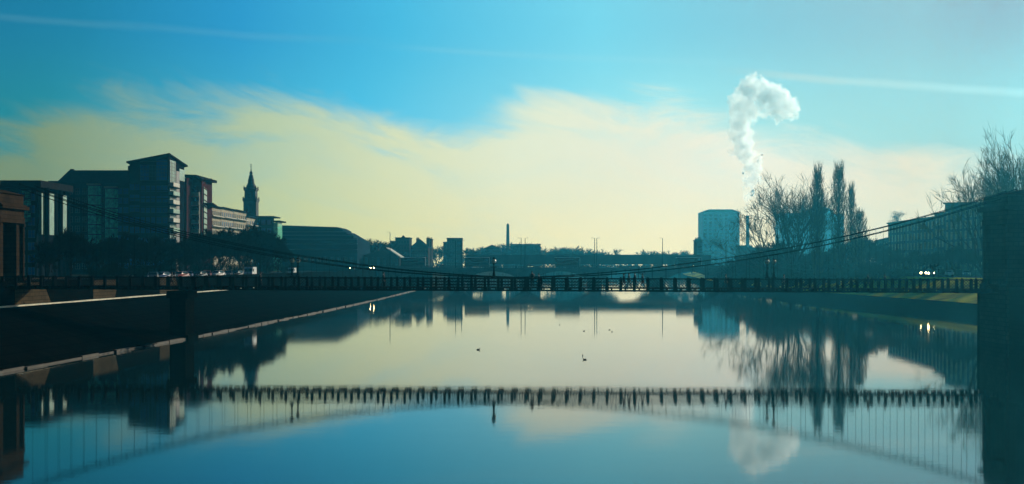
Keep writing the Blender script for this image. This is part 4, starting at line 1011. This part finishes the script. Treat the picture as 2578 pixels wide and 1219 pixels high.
# ------------------------------------------------------------------ trees
def frame_of(d):
    u = d.cross(Vector((0.31, 0.11, 0.95)));
    if u.length < 1e-3: u = Vector((1, 0, 0))
    u.normalize(); return u, d.cross(u)
def spread_tree(seed, H, wide=1.0, lv=5, twigs=7, trunk=0.18, tw=0.035, asym=0.0, droop=0.0, name='bare_tree', twm='twig', kids=3, limbs=6):
    rr = random.Random(seed); tb = MB(); cb = MB(); t_ = empty(name, (0, 0, 0), '', 'tree')
    def grow(p, d, ln, r, dep):
        P = [p.copy()]; Rr = [r]; q_ = p.copy(); dd_ = d.copy()
        for i in range(3):
            dd_ = (dd_+Vector((rr.gauss(0, .12), rr.gauss(0, .12), rr.gauss(0.04, .08)))).normalized(); q_ = q_+dd_*ln/3; P.append(q_.copy()); Rr.append(r*(1-0.14*(i+1)))
        (tb if dep >= 2 else cb).tube(P, Rr, 6 if dep >= lv-1 else (4 if dep >= 2 else 3), cap=False)
        if dep == 0:
            for i in range(twigs):
                s_ = rr.uniform(0.1, 1.0); k2 = min(2, int(s_*3)); b_p = P[k2].lerp(P[k2+1], s_*3-k2)
                td = (dd_+Vector((rr.gauss(0, .45), rr.gauss(0, .45), rr.gauss(-droop, .35)))).normalized(); tl = ln*rr.uniform(.45, 1.0)
                mid = b_p+td*tl*0.5+Vector((0, 0, rr.uniform(-.05, .1)))*tl
                cb.tube([b_p, mid, b_p+td*tl+Vector((0, 0, -droop*tl*0.3))], [tw, tw*0.8, tw*0.35], 3, cap=False)
            return
        for i in range(kids+(1 if rr.random() < 0.3 else 0)):
            s_ = 1.0 if i == 0 else rr.uniform(0.35, 1.0); k2 = min(2, int(s_*3)); b_p = P[k2].lerp(P[k2+1], min(1, s_*3-k2))
            u, v = frame_of(dd_); an = rr.uniform(0, 2*math.pi); sp = rr.uniform(0.1, 0.35) if i == 0 else rr.uniform(0.4, 0.85)*wide
            nd = (dd_*math.cos(sp)+(u*math.cos(an)+v*math.sin(an))*math.sin(sp)+Vector((asym*0.12, 0, 0.16))).normalized()
            grow(b_p, nd, ln*rr.uniform(.62, .82), r*0.56, dep-1)
    th = H*trunk
    tb.tube([(0, 0, -0.4), (0, 0, 0.3), (0.05, 0, th*0.6), (0, 0.05, th)], [H*0.028, H*0.020, H*0.017, H*0.016], 8)
    for i in range(limbs):
        an = 2*math.pi*i/limbs+rr.uniform(-.4, .4); sp = rr.uniform(0.25, 0.62)*wide if i else 0.05
        d = Vector((math.sin(sp)*math.cos(an)+asym*0.3, math.sin(sp)*math.sin(an), math.cos(sp))).normalized()
        grow(Vector((0, 0, th*rr.uniform(.75, 1.0))), d, H*rr.uniform(.26, .32), H*0.010, lv-1)
    tb.build('trunk', M['bark'], t_); cb.build('crown', M[twm], t_)
    z = max(v_[2] for v_ in cb.v); t_['h'] = z
    return t_
def poplar(seed, H, r=2.2, n=150, tw=0.035):
    rr = random.Random(seed); tb = MB(); cb = MB(); t_ = empty('poplar_tree', (0, 0, 0), '', 'tree')
    tb.tube([(0, 0, -0.4), (0, 0, H*.3), (0.1, 0, H*.6), (0, 0, H*.97)], [H*.013, H*.011, H*.006, 0.03], 7)
    for i in range(n):
        f = 0.05+0.9*(i/n)**0.9; z = H*f; an = i*2.4; wd_ = r*min(1, 3.2*(1.02-f))**0.7*min(1, .45+2.5*f)*rr.uniform(.55, 1.1); ln = H*rr.uniform(.09, .16)*(1.1-f*0.45)
        d = Vector((math.cos(an), math.sin(an), 0)); p0_ = Vector((0, 0, z)); p1 = p0_+d*wd_*0.7+Vector((0, 0, ln*.35)); p2 = p0_+d*wd_+Vector((0, 0, ln))
        tb.tube([p0_, p1, p2], [0.07, 0.045, 0.02], 4, cap=False)
        for k in range(14):
            s_ = rr.uniform(.1, 1); b_p = p0_.lerp(p1, s_*2) if s_ < .5 else p1.lerp(p2, s_*2-1)
            e_ = b_p+Vector((rr.gauss(0, .3), rr.gauss(0, .3), rr.uniform(.8, 2.4)))
            cb.tube([b_p, b_p.lerp(e_, .5)+d*0.12, e_], [tw, tw*.8, tw*.3], 3, cap=False)
    tb.build('trunk', M['bark'], t_); cb.build('crown', M['twiggreen'], t_)
    t_['h'] = max(v_[2] for v_ in cb.v); return t_
def conifer(seed, H):
    rr = random.Random(seed); tb = MB(); cb = MB(); t_ = empty('pine_tree', (0, 0, 0), '', 'tree')
    tb.tube([(0, 0, -0.4), (0.1, 0, H*.5), (0, 0, H*.98)], [H*.02, H*.013, 0.03], 7)
    for k in range(13):
        z = H*rr.uniform(0.72, 0.95); an = rr.uniform(0, 6.283); ln = H*(0.16 if z < H*.85 else 0.09)*rr.uniform(.45, 1.1)
        e_ = Vector((math.cos(an)*ln, math.sin(an)*ln, z+ln*rr.uniform(.1, .5)))
        tb.tube([(0, 0, z), (Vector((0, 0, z))+e_)*0.5-Vector((0, 0, .1)), e_], [0.14, 0.09, 0.04], 4, cap=False)
        for q_ in range(120):
            c = e_+Vector((rr.gauss(0, .75), rr.gauss(0, .75), rr.gauss(0.1, .38)))
            a_ = Vector((rr.gauss(0, 1), rr.gauss(0, 1), rr.gauss(0, .6))).normalized()*0.22; b_v = Vector((rr.gauss(0, 1), rr.gauss(0, 1), rr.gauss(0, .6))).normalized()*0.13
            cb.add([c-a_, c+b_v, c+a_], [(0, 1, 2)])
    tb.build('trunk', M['bark'], t_); cb.build('crown', M['evergreen'], t_); t_['h'] = H; return t_
def shrub(seed, H):
    rr = random.Random(seed); tb = MB(); cb = MB(); t_ = empty('shrub', (0, 0, 0), '', 'shrub')
    for i in range(14):
        an = rr.uniform(0, 6.28); sp = rr.uniform(.1, .75); e_ = Vector((math.cos(an)*math.sin(sp), math.sin(an)*math.sin(sp), math.cos(sp)))*H*rr.uniform(.55, .95)
        tb.tube([(0, 0, -.3), e_*.5+Vector((0, 0, .3)), e_], [0.1, 0.06, 0.02], 4, cap=False)
        for k in range(190):
            c = e_*rr.uniform(.35, 1.02)+Vector((rr.gauss(0, .12*H), rr.gauss(0, .12*H), rr.gauss(0, .08*H)))
            if c.z < 0.05: continue
            a_ = Vector((rr.gauss(0, 1), rr.gauss(0, 1), rr.gauss(0, 1))).normalized()*0.24; b_v = Vector((rr.gauss(0, 1), rr.gauss(0, 1), rr.gauss(0, 1))).normalized()*0.16
            cb.add([c-a_, c+b_v, c+a_], [(0, 1, 2)])
    tb.build('trunk', M['bark'], t_); cb.build('crown', M['evergreen'], t_); t_['h'] = H; return t_
T = {'A': spread_tree(3, 14, 1.0, tw=0.06, twigs=13), 'B': spread_tree(8, 14, 1.15, tw=0.06, twigs=13), 'C': spread_tree(21, 14, 0.85, tw=0.06, twigs=13),
     'W': spread_tree(5, 22, 0.85, lv=5, twigs=4, twm='twiggreen', name='willow_tree', trunk=0.12, limbs=6, kids=3, tw=0.026),
     'V': spread_tree(15, 18, 1.0, lv=5, twigs=5, twm='twiggreen', name='willow_tree', trunk=0.10, asym=-1.6, limbs=6, kids=2, tw=0.035),
     'P': poplar(2, 28, 1.8, 170, 0.028), 'Q': poplar(7, 28, 1.9, 170, 0.028), 'N': conifer(4, 20), 'H': shrub(5, 6), 'G': shrub(9, 6),
     'L': spread_tree(31, 14, 1.05, lv=4, twigs=10, tw=0.07), 'K': spread_tree(37, 14, 0.9, lv=4, twigs=10, tw=0.07)}
def ground_z(x, y):
    b = edge(min(y, 1010), 2)
    if x < b+22 and x > 20 and y > 160: return max(1.6, 1.7+4.3*(x-b)/22.05)-0.1
    return GZ
def tree(k, px, D, ytop, label, group, z=GZ, sw=1.0, rz=None, name=None):
    z = ground_z(PX(px, D), D)
    o = put(T[k], name or T[k].name.split('.')[0], (PX(px, D), D, z), (px*0.37) % 6.28 if rz is None else rz, label, 'shrub' if k in 'HG' else 'tree', group)
    s = (PZ(ytop, D)-z)/T[k]['h']; o.scale = (s*sw, s*sw, s); return o
g = 'bare trees along the left riverside street'
left = [('A', 178, 235, 585, 'below the left green bay stack', 1.0), ('B', 262, 250, 600, 'in front of the wide dark block', 1.1), ('C', 330, 262, 592, 'left of the pointed roof tower', 1.1),
        ('A', 392, 275, 600, 'in front of the pointed roof tower', 1.1), ('B', 452, 285, 610, 'in front of the maroon brick tower', 1.1), ('C', 505, 300, 585, 'right of the white balconies', 1.15),
        ('A', 556, 318, 583, 'below the left half of the beige flats', 1.15), ('B', 604, 330, 580, 'below the right half of the beige flats', 1.15), ('C', 648, 345, 575, 'in front of the dark office block', 1.2), ('A', 672, 362, 590, 'last of the row, before the market hall', 1.1),
        ('B', 122, 225, 610, 'below the glazed strips of the leftmost block', 1.0), ('C', 225, 262, 612, 'low one between the two green bay stacks', 1.0), ('B', 480, 322, 600, 'behind the maroon tower foot', 1.0), ('C', 580, 365, 590, 'behind the row under the beige flats', 1.0), ('A', 420, 330, 605, 'behind the row under the pointed roof tower', 1.0), ('B', 530, 350, 592, 'behind the row left of the steeple', 1.1), ('A', 628, 380, 588, 'behind the row under the steeple', 1.1),('C', 360, 300, 612, 'low one under the blue glass tower', 1.1), ('B', 292, 300, 618, 'low one left of the blue glass tower', 1.1),
        ('C', 700, 375, 612, 'rightmost of all, overlapping the market hall', 1.1), ('A', 655, 352, 592, 'between the steeple line and the dark office block', 1.2), ('B', 618, 340, 595, 'just left of the steeple line', 1.2), ('C', 540, 312, 605, 'low one under the first beige flats', 1.2), ('A', 470, 300, 612, 'low one under the maroon brick tower', 1.2), ('B', 400, 290, 618, 'low one between the first parked cars', 1.2)]
for k, px, D, yt, l, sw in left: tree(k, px, D, yt-14, 'bare dark tree '+l, g, sw=sw)
g = 'shrubs along the left bank'
for i, (px, D, yt, l) in enumerate(((300, 245, 655, 'left of the parked cars'), (350, 255, 660, 'behind the first parked silver car'), (495, 330, 655, 'behind the parked row below the balconies'), (590, 360, 652, 'below the steeple, behind the parked cars'), (670, 395, 650, 'at the foot of the office block'), (715, 430, 655, 'at the left foot of the market hall'), (425, 320, 655, 'behind the cars under the pointed roof tower'), (545, 345, 655, 'under the middle of the beige flats'), (640, 380, 655, 'just right of the steeple line'), (250, 240, 662, 'below the right green bay stack'))):
    tree('HG'[i % 2], px, D, yt, 'dark shrub '+l, g, sw=1.5)
g = 'tall poplars on the right bank'
tree('P', 2058, 345, 400, 'left slender bare poplar rising beside the peaked hazy building', g, 5.5, 1.15); tree('Q', 2112, 350, 397, 'middle and tallest slender bare poplar, with gap of sky to its right', g, 5.5, 1.15)
tree('P', 2143, 365, 449, 'slim bare poplar just right of the tallest one', g, 5.5, 1.0, rz=2.0); tree('Q', 2163, 345, 520, 'short broad bare poplar, rightmost of the group', g, 5.5, 2.0, rz=1.0)
g = 'bare willows on the right bank'
tree('W', 1993, 385, 422, 'largest round bare willow with fan of branches left of the poplars', g, 5.2, 1.08); tree('V', 1948, 385, 480, 'bare willow leaning left out over the river beside the smoking chimney', g, 4.8, 1.0, rz=0.1)
g = 'tall bare trees behind the right bridge tower'
tree('W', 2562, 250, 300, 'very tall bare tree rising above the right tower at the frame edge', g, 6, 0.80, rz=2.2); tree('V', 2478, 262, 392, 'bare tree leaning left over the tall terrace block beside the right tower', g, 6, 0.75, rz=0.3)
tree('W', 2510, 275, 380, 'bare tree between the leaning one and the tallest, above the right tower', g, 6, 0.7, rz=3.9)
tree('N', 2262, 560, 532, 'small flat layered pine rising above the terrace roof', 'pines')
g = 'bare trees massed on the right bank'
rt = [(1868, 470, 640, 'first small one right of the hazy tower block'), (1895, 450, 628, 'under the leaning willow tip'), (1925, 420, 612, 'under the leaning willow'), (1960, 410, 600, 'left of the big willow trunk'), (2000, 400, 625, 'at the big willow trunk'), (2035, 385, 630, 'right of the big willow trunk'),
      (2075, 370, 628, 'between the first two poplars'), (2100, 400, 620, 'behind the tallest poplar'), (2135, 375, 600, 'at the foot of the slim poplar'), (2180, 360, 592, 'right of the broad poplar'), (2215, 350, 612, 'before the low end of the terrace'), (2255, 335, 622, 'before the terrace below the pine'),
      (2300, 320, 628, 'before the middle of the terrace'), (2350, 310, 624, 'before the step in the terrace roof'), (2405, 300, 610, 'before the tall end of the terrace'), (2445, 290, 622, 'beside the right bridge tower')]
for i, (px, D, yt, l) in enumerate(rt): tree('ABC'[i % 3], px, D, yt, 'bare tree '+l, g, sw=1.35 if i < 10 else 1.0)
g = 'shrubs along the right bank'
rs = [(1850, 455, 655, 'at the right end of the arched bridge'), (1885, 430, 655, 'below the smoking chimney'), (1920, 405, 652, 'under the leaning willow'), (1955, 395, 648, 'left of the paired globe lamps'), (1990, 385, 648, 'below the big willow'), (2025, 375, 650, 'between willow and first poplar'), (2060, 362, 645, 'below the first poplar'), (2095, 358, 650, 'between the poplars'), (2130, 350, 645, 'below the tallest poplar'),
      (2165, 345, 650, 'below the broad poplar'), (2205, 335, 655, 'left of the first right bank car'), (2250, 322, 662, 'behind the silver car on the right bank'), (1905, 480, 640, 'dense one behind the leaning willow'), (1975, 470, 632, 'dense one behind the big willow'), (2050, 460, 628, 'dense one behind the first poplar'), (2120, 450, 628, 'dense one behind the tallest poplar'), (2185, 440, 635, 'dense one right of all the poplars')]
for i, (px, D, yt, l) in enumerate(rs): tree('HG'[i % 2], px, D, yt, 'dark shrub '+l, g, z=5.0, sw=1.5 if i < 12 else 1.2)
g = 'distant bare trees on the skyline'
far = [(915, 640, 600, 'right of the market hall'), (932, 660, 603, 'above the white roofed sheds'), (950, 660, 598, 'above the low gabled building'), (966, 700, 606, 'left of the turreted tenement'), (1100, 760, 616, 'between the tenements and the dark square block'), (1182, 820, 622, 'just right of the dark square block'), (1208, 850, 622, 'left of the obelisk hill'),
       (1236, 900, 616, 'at the left foot of the obelisk'), (1262, 900, 612, 'beside the obelisk'), (1300, 900, 608, 'right of the obelisk'), (1330, 880, 610, 'right of the close pair of masts'), (1395, 860, 618, 'left of the middle bus'), (1415, 860, 620, 'above the middle bus'), (1440, 860, 617, 'right of the middle bus'),
       (1462, 880, 622, 'left of the second pair of masts'), (1480, 880, 628, 'beside the second pair of masts'), (1520, 880, 624, 'right of the second pair of masts'), (1636, 940, 626, 'left of the single mast'), (1690, 920, 628, 'right of the single mast'), (1712, 920, 630, 'above the rightmost bus'), (1742, 900, 630, 'left of the hazy tower block')]
for i, (px, D, yt, l) in enumerate(far): tree('LK'[i % 2], px, D, yt, 'hazy bare tree '+l, g, sw=1.5)
rr = random.Random(77); mb = MB()
for i in range(2600):
    x = rr.uniform(-330, 560); y = rr.uniform(1020, 1250); h = (5 if not 70 < x < 125 else 2)+4*noise.noise(Vector((x*0.02, y*0.02, 3)))+rr.uniform(0, 3)
    c = Vector((x, y, GZ+h*rr.uniform(.2, 1.0)))
    for k in range(4):
        a_ = Vector((rr.gauss(0, 1), rr.gauss(0, 1), rr.gauss(0, .8)))*1.1; b_v = Vector((rr.gauss(0, 1), rr.gauss(0, 1), rr.gauss(0, .8)))*1.1; mb.add([c+a_, c+b_v, c-a_*0.7], [(0, 1, 2)])
tag(mb.build('distant_wood', M['twig']), kind='stuff')

# ------------------------------------------------------------------ distant buildings
def block(name, label, px0, px1, ytop, D, dep, wm, roof=None, cols=4, rows=4, ww=1.2, wh=1.5, cat='building', chim=(), z0=GZ, group=None):
    x0, x1 = PX(px0, D), PX(px1, D); zt = PZ(ytop, D)
    t_ = empty(name, ((x0+x1)/2, D+dep/2, z0), label, cat, group)
    mb = MB(); ze = zt if not roof else zt-roof[1]
    mb.box(x0, x1, D, D+dep, z0-0.5, ze); mb.build('wall', wm, t_)
    mb = MB(); P = [(x0, D), (x1, D), (x1, D+dep), (x0, D+dep)]
    if roof and roof[0] == 'hip': hip(mb, P, ze+0.01, zt, 0.5, roof[2])
    elif roof and roof[0] == 'gable':
        hip(mb, P, ze+0.01, zt, 0.3, 0.0)
    else: mb.box(x0-0.25, x1+0.25, D-0.25, D+dep+0.25, ze+.005, ze+0.45)
    rf = mb.build('roof', M['roof'], t_)
    for cxp, h in chim:
        mb = MB(); x = PX(cxp, D); mb.box(x-0.8, x+0.8, D+dep*0.4, D+dep*0.6, ze-1, zt+h)
        for q_ in (-.5, 0, .5): mb.lathe((x+q_, D+dep/2, zt+h), [(0.16, 0), (0.12, 0.7)], 6)
        mb.build('chimney', wm, rf)
    if cols: windows(t_, (x0, D), (x1, D), z0+1, ze-0.5, cols, rows, ww, wh)
    return t_
# left of centre
sh = block('shed', 'low shed with white roof edge right of the market hall', 907, 927, 617, 640, 12, M['tenement'], cols=3, rows=3, cat='shed')
mb = MB(); mb.box(PX(907, 640), PX(927, 640), 639.3, 640-.3, PZ(617, 640), PZ(613, 640)); mb.build('white_fascia', M['whitepaint'], sh)
sh = block('shed', 'low shed with white roof edge left of the gabled building', 937, 952, 619, 640, 12, M['tenement'], cols=2, rows=3, cat='shed')
mb = MB(); mb.box(PX(937, 640), PX(952, 640), 639.3, 640-.3, PZ(619, 640), PZ(615, 640)); mb.build('white_fascia', M['whitepaint'], sh)
D = 600; gb = empty('gabled_building', (PX(960, D), D+10, GZ), 'gabled building with pale lit roof slope left of the leftmost bus', 'building')
mb = MB(); a, b, c = PX(915, D), PX(973, D), PX(1006, D); ze = PZ(648, D); zt = PZ(626, D)
mb.add([(a, D, GZ-.5), (c, D, GZ-.5), (c, D, ze), (b, D, zt), (a, D, ze+1), (a, D+20, GZ-.5), (c, D+20, GZ-.5), (c, D+20, ze), (b, D+20, zt), (a, D+20, ze+1)], [(0,1,2,3,4),(9,8,7,6,5),(0,5,6,1),(1,6,7,2),(2,7,8,3),(3,8,9,4),(4,9,5,0)]); mb.build('wall', M['tenement'], gb)
mb = MB(); mb.prism([(b, D-.7), (c+.5, D-.7), (c+.5, D+20.5), (b, D+20.5)], [zt+.02, ze-.3, ze-.3, zt+.02], [zt+.5, ze+.2, ze+.2, zt+.5]); mb.build('roof', M['render'], gb)
windows(gb, (a, D), (c, D), GZ+1, ze, 6, 3, 1.2, 1.6)
tn = block('tenement', 'square turreted red sandstone tenement with small pyramid top', 995, 1031, 600, 690, 16, M['tenement'], cols=5, rows=5)
mb = MB(); D = 690; x = PX(1013, D); mb.lathe((x, D+6, 0), [(5.5*D/F*1.6, PZ(602, D)), (5.0*D/F*1.6, PZ(598, D)), (1*D/F, PZ(592, D))], 4, rot=math.pi/4); mb.build('turret', M['roof'], tn)
block('tenement', 'low annex at the left of the turreted tenement', 984, 994.5, 609, 690, 14, M['tenement'], cols=2, rows=4)
block('tenement', 'wide hipped roof tenement right of the turreted one', 1032, 1078, 602, 700, 18, M['tenement'], roof=('hip', 4.5, 0.28), cols=7, rows=4, chim=((1049, 0.5), (1075, 0.7)))
block('tenement', 'narrow tenement end with chimneys left of the dark square block', 1079, 1086, 604, 720, 14, M['tenement'], cols=1, rows=4, chim=((1083, 0.8),))
block('tower_block', 'dark square tower block behind the close masts left of centre', 1125, 1162, 601, 760, 18, M['granite'], cols=6, rows=6)
block('tower_block', 'lower annex on the left of the dark square tower block', 1116, 1124.5, 611, 760, 14, M['granite'], cols=1, rows=5)
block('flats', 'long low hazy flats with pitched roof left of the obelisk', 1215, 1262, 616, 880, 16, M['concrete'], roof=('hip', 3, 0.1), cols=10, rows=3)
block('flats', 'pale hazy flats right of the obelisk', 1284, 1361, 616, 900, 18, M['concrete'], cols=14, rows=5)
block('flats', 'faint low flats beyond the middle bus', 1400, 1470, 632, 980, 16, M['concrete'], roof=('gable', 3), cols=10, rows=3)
# obelisk
D = 1120; ob = empty('obelisk', (PX(1278.5, D), D, GZ), 'tall slender stone obelisk on the skyline left of the middle', 'monument')
mb = MB(); x = PX(1278.5, D); mb.lathe((x, D, 0), [(1.75*s2, GZ+4), (1.15*s2, PZ(566, D)), (0.05, PZ(562, D))], 4, rot=q4); mb.build('shaft', M['steeple'], ob)
mb = MB(); mb.box(x-4.5, x+4.5, D-4.5, D+4.5, GZ-.3, GZ+1.2); mb.box(x-3.2, x+3.2, D-3.2, D+3.2, GZ+1.2, GZ+4); mb.build('pedestal', M['steeple'], ob)
# right of centre : tower block with chamfered top, smoking chimney
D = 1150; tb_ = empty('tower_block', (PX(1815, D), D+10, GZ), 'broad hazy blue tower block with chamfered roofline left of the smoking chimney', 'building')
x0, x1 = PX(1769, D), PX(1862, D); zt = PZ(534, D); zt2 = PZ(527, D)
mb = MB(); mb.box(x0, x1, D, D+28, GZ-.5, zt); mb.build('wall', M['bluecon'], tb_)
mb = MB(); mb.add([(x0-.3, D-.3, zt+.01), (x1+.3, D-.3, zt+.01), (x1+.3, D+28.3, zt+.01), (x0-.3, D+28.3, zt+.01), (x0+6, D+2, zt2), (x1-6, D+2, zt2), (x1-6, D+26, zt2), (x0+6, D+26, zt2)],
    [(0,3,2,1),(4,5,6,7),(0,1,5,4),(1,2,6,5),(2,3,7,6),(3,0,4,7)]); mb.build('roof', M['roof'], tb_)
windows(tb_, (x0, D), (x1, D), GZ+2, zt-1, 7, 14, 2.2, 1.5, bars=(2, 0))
block('tenement', 'dark stepped tenement with chimneys at the left foot of the hazy tower block', 1756, 1768, 606, 640, 14, M['tenement'], cols=2, rows=5, chim=((1759, 1.0), (1765, 1.2)))
block('tenement', 'low building between the hazy tower block and the chimney', 1863, 1880, 620, 700, 14, M['tenement'], cols=3, rows=4)
block('tenement', 'low building with single stub chimney right of the smoking stack', 1881, 1915, 625, 700, 14, M['tenement'], cols=5, rows=4, chim=((1896, 1.4),))
D = 1120; ch = empty('factory_chimney', (PX(1882, D), D, GZ), 'thin tall chimney giving off the smoke plume, left of the leaning willow', 'chimney')
x = PX(1882, D); mb = MB(); mb.lathe((x, D, 0), [(1.9, GZ-.3), (1.2, PZ(548, D))], 14); mb.build('stack', M['concrete'], ch)
mb = MB(); mb.lathe((x, D, 0), [(1.25, PZ(548, D)), (1.55, PZ(547, D)), (1.55, PZ(543, D))], 14); mb.build('rim', M['roof'], ch)
# hazy big block behind the willows, with pyramid roof part
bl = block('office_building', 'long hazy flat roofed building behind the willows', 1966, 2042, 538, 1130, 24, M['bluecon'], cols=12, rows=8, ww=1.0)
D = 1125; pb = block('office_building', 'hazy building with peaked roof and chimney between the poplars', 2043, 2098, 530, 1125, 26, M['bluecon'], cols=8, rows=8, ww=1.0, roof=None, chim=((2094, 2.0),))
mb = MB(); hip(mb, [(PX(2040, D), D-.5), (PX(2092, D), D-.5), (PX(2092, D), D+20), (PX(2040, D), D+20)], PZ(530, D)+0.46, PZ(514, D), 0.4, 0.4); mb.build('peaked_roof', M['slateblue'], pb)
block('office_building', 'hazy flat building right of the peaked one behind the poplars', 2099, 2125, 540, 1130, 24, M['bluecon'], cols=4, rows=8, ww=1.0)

# right bank terrace, receding to the left
def terrace(name, label, a, b, yt_a, yt_b, wm, cols, rows, dep=14, chim=()):
    A = Vector((PX(a[0], a[1]), a[1])); B = Vector((PX(b[0], b[1]), b[1])); u = (B-A).normalized(); nn = Vector((u.y, -u.x))   # A far/left, B near/right; outward = toward river
    za, zb_ = PZ(yt_a, a[1]), PZ(yt_b, b[1])
    t_ = empty(name, ((A.x+B.x)/2, (A.y+B.y)/2, GZ), label, 'building', 'terrace of buildings on the right bank')
    poly = [A, B, B-nn*dep, A-nn*dep]
    mb = MB(); mb.prism([(p.x, p.y) for p in poly], GZ-.5, [za-.5, zb_-.5, zb_-.5, za-.5]); mb.build('wall', wm, t_)
    P = [A+nn*0.5-u*.3, B+nn*0.5+u*.3, B-nn*dep+u*.3, A-nn*dep-u*.3]; mb = MB(); mb.prism([(p.x, p.y) for p in P], [za-.5, zb_-.5, zb_-.5, za-.5], [za, zb_, zb_, za]); rf = mb.build('roof', M['roof'], t_)
    for k in chim:
        c = A.lerp(B, k)-nn*dep*0.5; zc = za+(zb_-za)*k; mb = MB(); mb.box(c.x-.9, c.x+.9, c.y-.9, c.y+.9, zc-.1, zc+1.5); mb.build('chimney', wm, rf)
    windows(t_, (A.x, A.y), (B.x, B.y), GZ+1, min(za, zb_)-1, cols, rows, 1.2, 2.0, frame='beige')
terrace('terrace_house', 'lowest far end of the right bank terrace beside the broad poplar', (2204, 500), (2236, 470), 606, 598, M['granite'], 5, 4)
terrace('terrace_house', 'long middle part of the right bank terrace with sloping roofline under the pine', (2236, 470), (2352, 405), 561, 545, M['granite'], 14, 5)
terrace('terrace_house', 'short stepped link of the right bank terrace', (2353, 404), (2378, 392), 537, 534, M['granite'], 3, 5)
terrace('terrace_house', 'tall flat roofed near end of the right bank terrace beside the tower', (2379, 391), (2490, 352), 510, 508, M['granite'], 9, 6)

# ------------------------------------------------------------------ smoke plume
D = 1120
m = bpy.data.materials.new('smoke'); m.use_nodes = True; n_ = m.node_tree.nodes; l_ = m.node_tree.links
n_.remove(n_['Principled BSDF']); pv = n_.new('ShaderNodeVolumePrincipled'); pv.inputs['Color'].default_value = (0.93, 0.975, 1.0, 1); pv.inputs['Density'].default_value = 0.15; pv.inputs['Anisotropy'].default_value = 0.5
l_.new(pv.outputs[0], n_['Material Output'].inputs['Volume'])
tcn = n_.new('ShaderNodeTexCoord'); no = n_.new('ShaderNodeTexNoise'); no.inputs['Scale'].default_value = 0.11; no.inputs['Detail'].default_value = 5; no.inputs['Roughness'].default_value = 0.65
l_.new(tcn.outputs['Object'], no.inputs['Vector']); mr = n_.new('ShaderNodeMapRange'); l_.new(no.outputs[0], mr.inputs[0])
mr.inputs[1].default_value = 0.37; mr.inputs[2].default_value = 0.66; mr.inputs[3].default_value = 0.0; mr.inputs[4].default_value = 0.22; l_.new(mr.outputs[0], pv.inputs['Density'])
m.cycles.volume_step_rate = 0.35
bm = bmesh.new()
pl = [(1882, 541, 4), (1882, 534, 5), (1882, 538, 4), (1883, 526, 6), (1884, 512, 7), (1885, 498, 9), (1886, 484, 12), (1885, 468, 15), (1889, 452, 17), (1892, 436, 18), (1897, 420, 19), (1893, 404, 21), (1882, 388, 22), (1876, 372, 24), (1868, 354, 23), (1864, 338, 25), (1862, 320, 24), (1866, 302, 27), (1860, 284, 24), (1872, 266, 30), (1868, 246, 26), (1884, 232, 30), (1894, 216, 26), (1912, 226, 30), (1926, 244, 32), (1945, 246, 34), (1962, 258, 34), (1980, 270, 28), (1990, 288, 17), (1962, 284, 22), (1916, 268, 26), (1898, 290, 18), (1900, 250, 26), (1848, 300, 9), (1846, 346, 9), (1845, 378, 8), (1912, 398, 9), (1912, 455, 7)]
rr = random.Random(5)
for i, (px, py, r) in enumerate(pl):
    for k in range(3 if r > 12 else 1):
        jx, jy = (rr.uniform(-.35, .35)*r, rr.uniform(-.3, .3)*r) if k else (0, 0)
        c = W(px+jx, py+jy, D); c.y += rr.uniform(-1, 1)*r*0.2; c.x += 0.0
        bmesh.ops.create_icosphere(bm, subdivisions=3, radius=r*D/F*(1.2 if r > 19 else 1.1)*(0.92 if k == 0 else rr.uniform(.55, .8)), matrix=Matrix.Translation(c-Vector((PX(1882, D), D, 60))))
for i in range(260):
    px, py, rp = rr.choice(pl[6:]); a = rr.uniform(0, 6.283); d0 = rp*rr.uniform(.95, 1.25); r = rr.uniform(2.0, 5.5)*(0.6+rp/40)
    c = W(px+d0*math.cos(a), py+d0*math.sin(a), D); c.y += rr.uniform(-.6, .6)*rp*0.33
    bmesh.ops.create_icosphere(bm, subdivisions=2, radius=r*D/F, matrix=Matrix.Translation(c-Vector((PX(1882, D), D, 60))))
me = bpy.data.meshes.new('smoke_plume'); bm.to_mesh(me); bm.free(); me.materials.append(m)
sp = bpy.data.objects.new('smoke_plume', me); COL.objects.link(sp); sp.location = (PX(1882, D), D, 60)
md = sp.modifiers.new('Remesh', 'REMESH'); md.mode = 'VOXEL'; md.voxel_size = 0.75
for nm, sz, stg in (('billow', 6.0, 9.0), ('wisp', 2.2, 4.5)):
    tx = bpy.data.textures.new(nm, 'CLOUDS'); tx.noise_scale = sz; tx.noise_depth = 2
    d_ = sp.modifiers.new(nm, 'DISPLACE'); d_.texture = tx; d_.strength = stg; d_.mid_level = 0.52; d_.texture_coords = 'LOCAL'
tag(sp, 'tall billowing white and blue smoke plume rising from the thin chimney and curling right', 'smoke')

# ------------------------------------------------------------------ haze
m = bpy.data.materials.new('haze'); m.use_nodes = True; n_ = m.node_tree.nodes; l_ = m.node_tree.links
n_.remove(n_['Principled BSDF']); pv = n_.new('ShaderNodeVolumePrincipled'); pv.inputs['Color'].default_value = (0.06, 0.65, 0.98, 1); pv.inputs['Density'].default_value = 0.00026; pv.inputs['Anisotropy'].default_value = 0.71
l_.new(pv.outputs[0], n_['Material Output'].inputs['Volume'])
mb = MB(); mb.box(-1300, 1300, -80, 1300, -2.2, 186)
tag(mb.build('haze', m), kind='stuff')
for o in bpy.data.objects:
    if '_w' in o: del o['_w']
    if 'h' in o: del o['h']
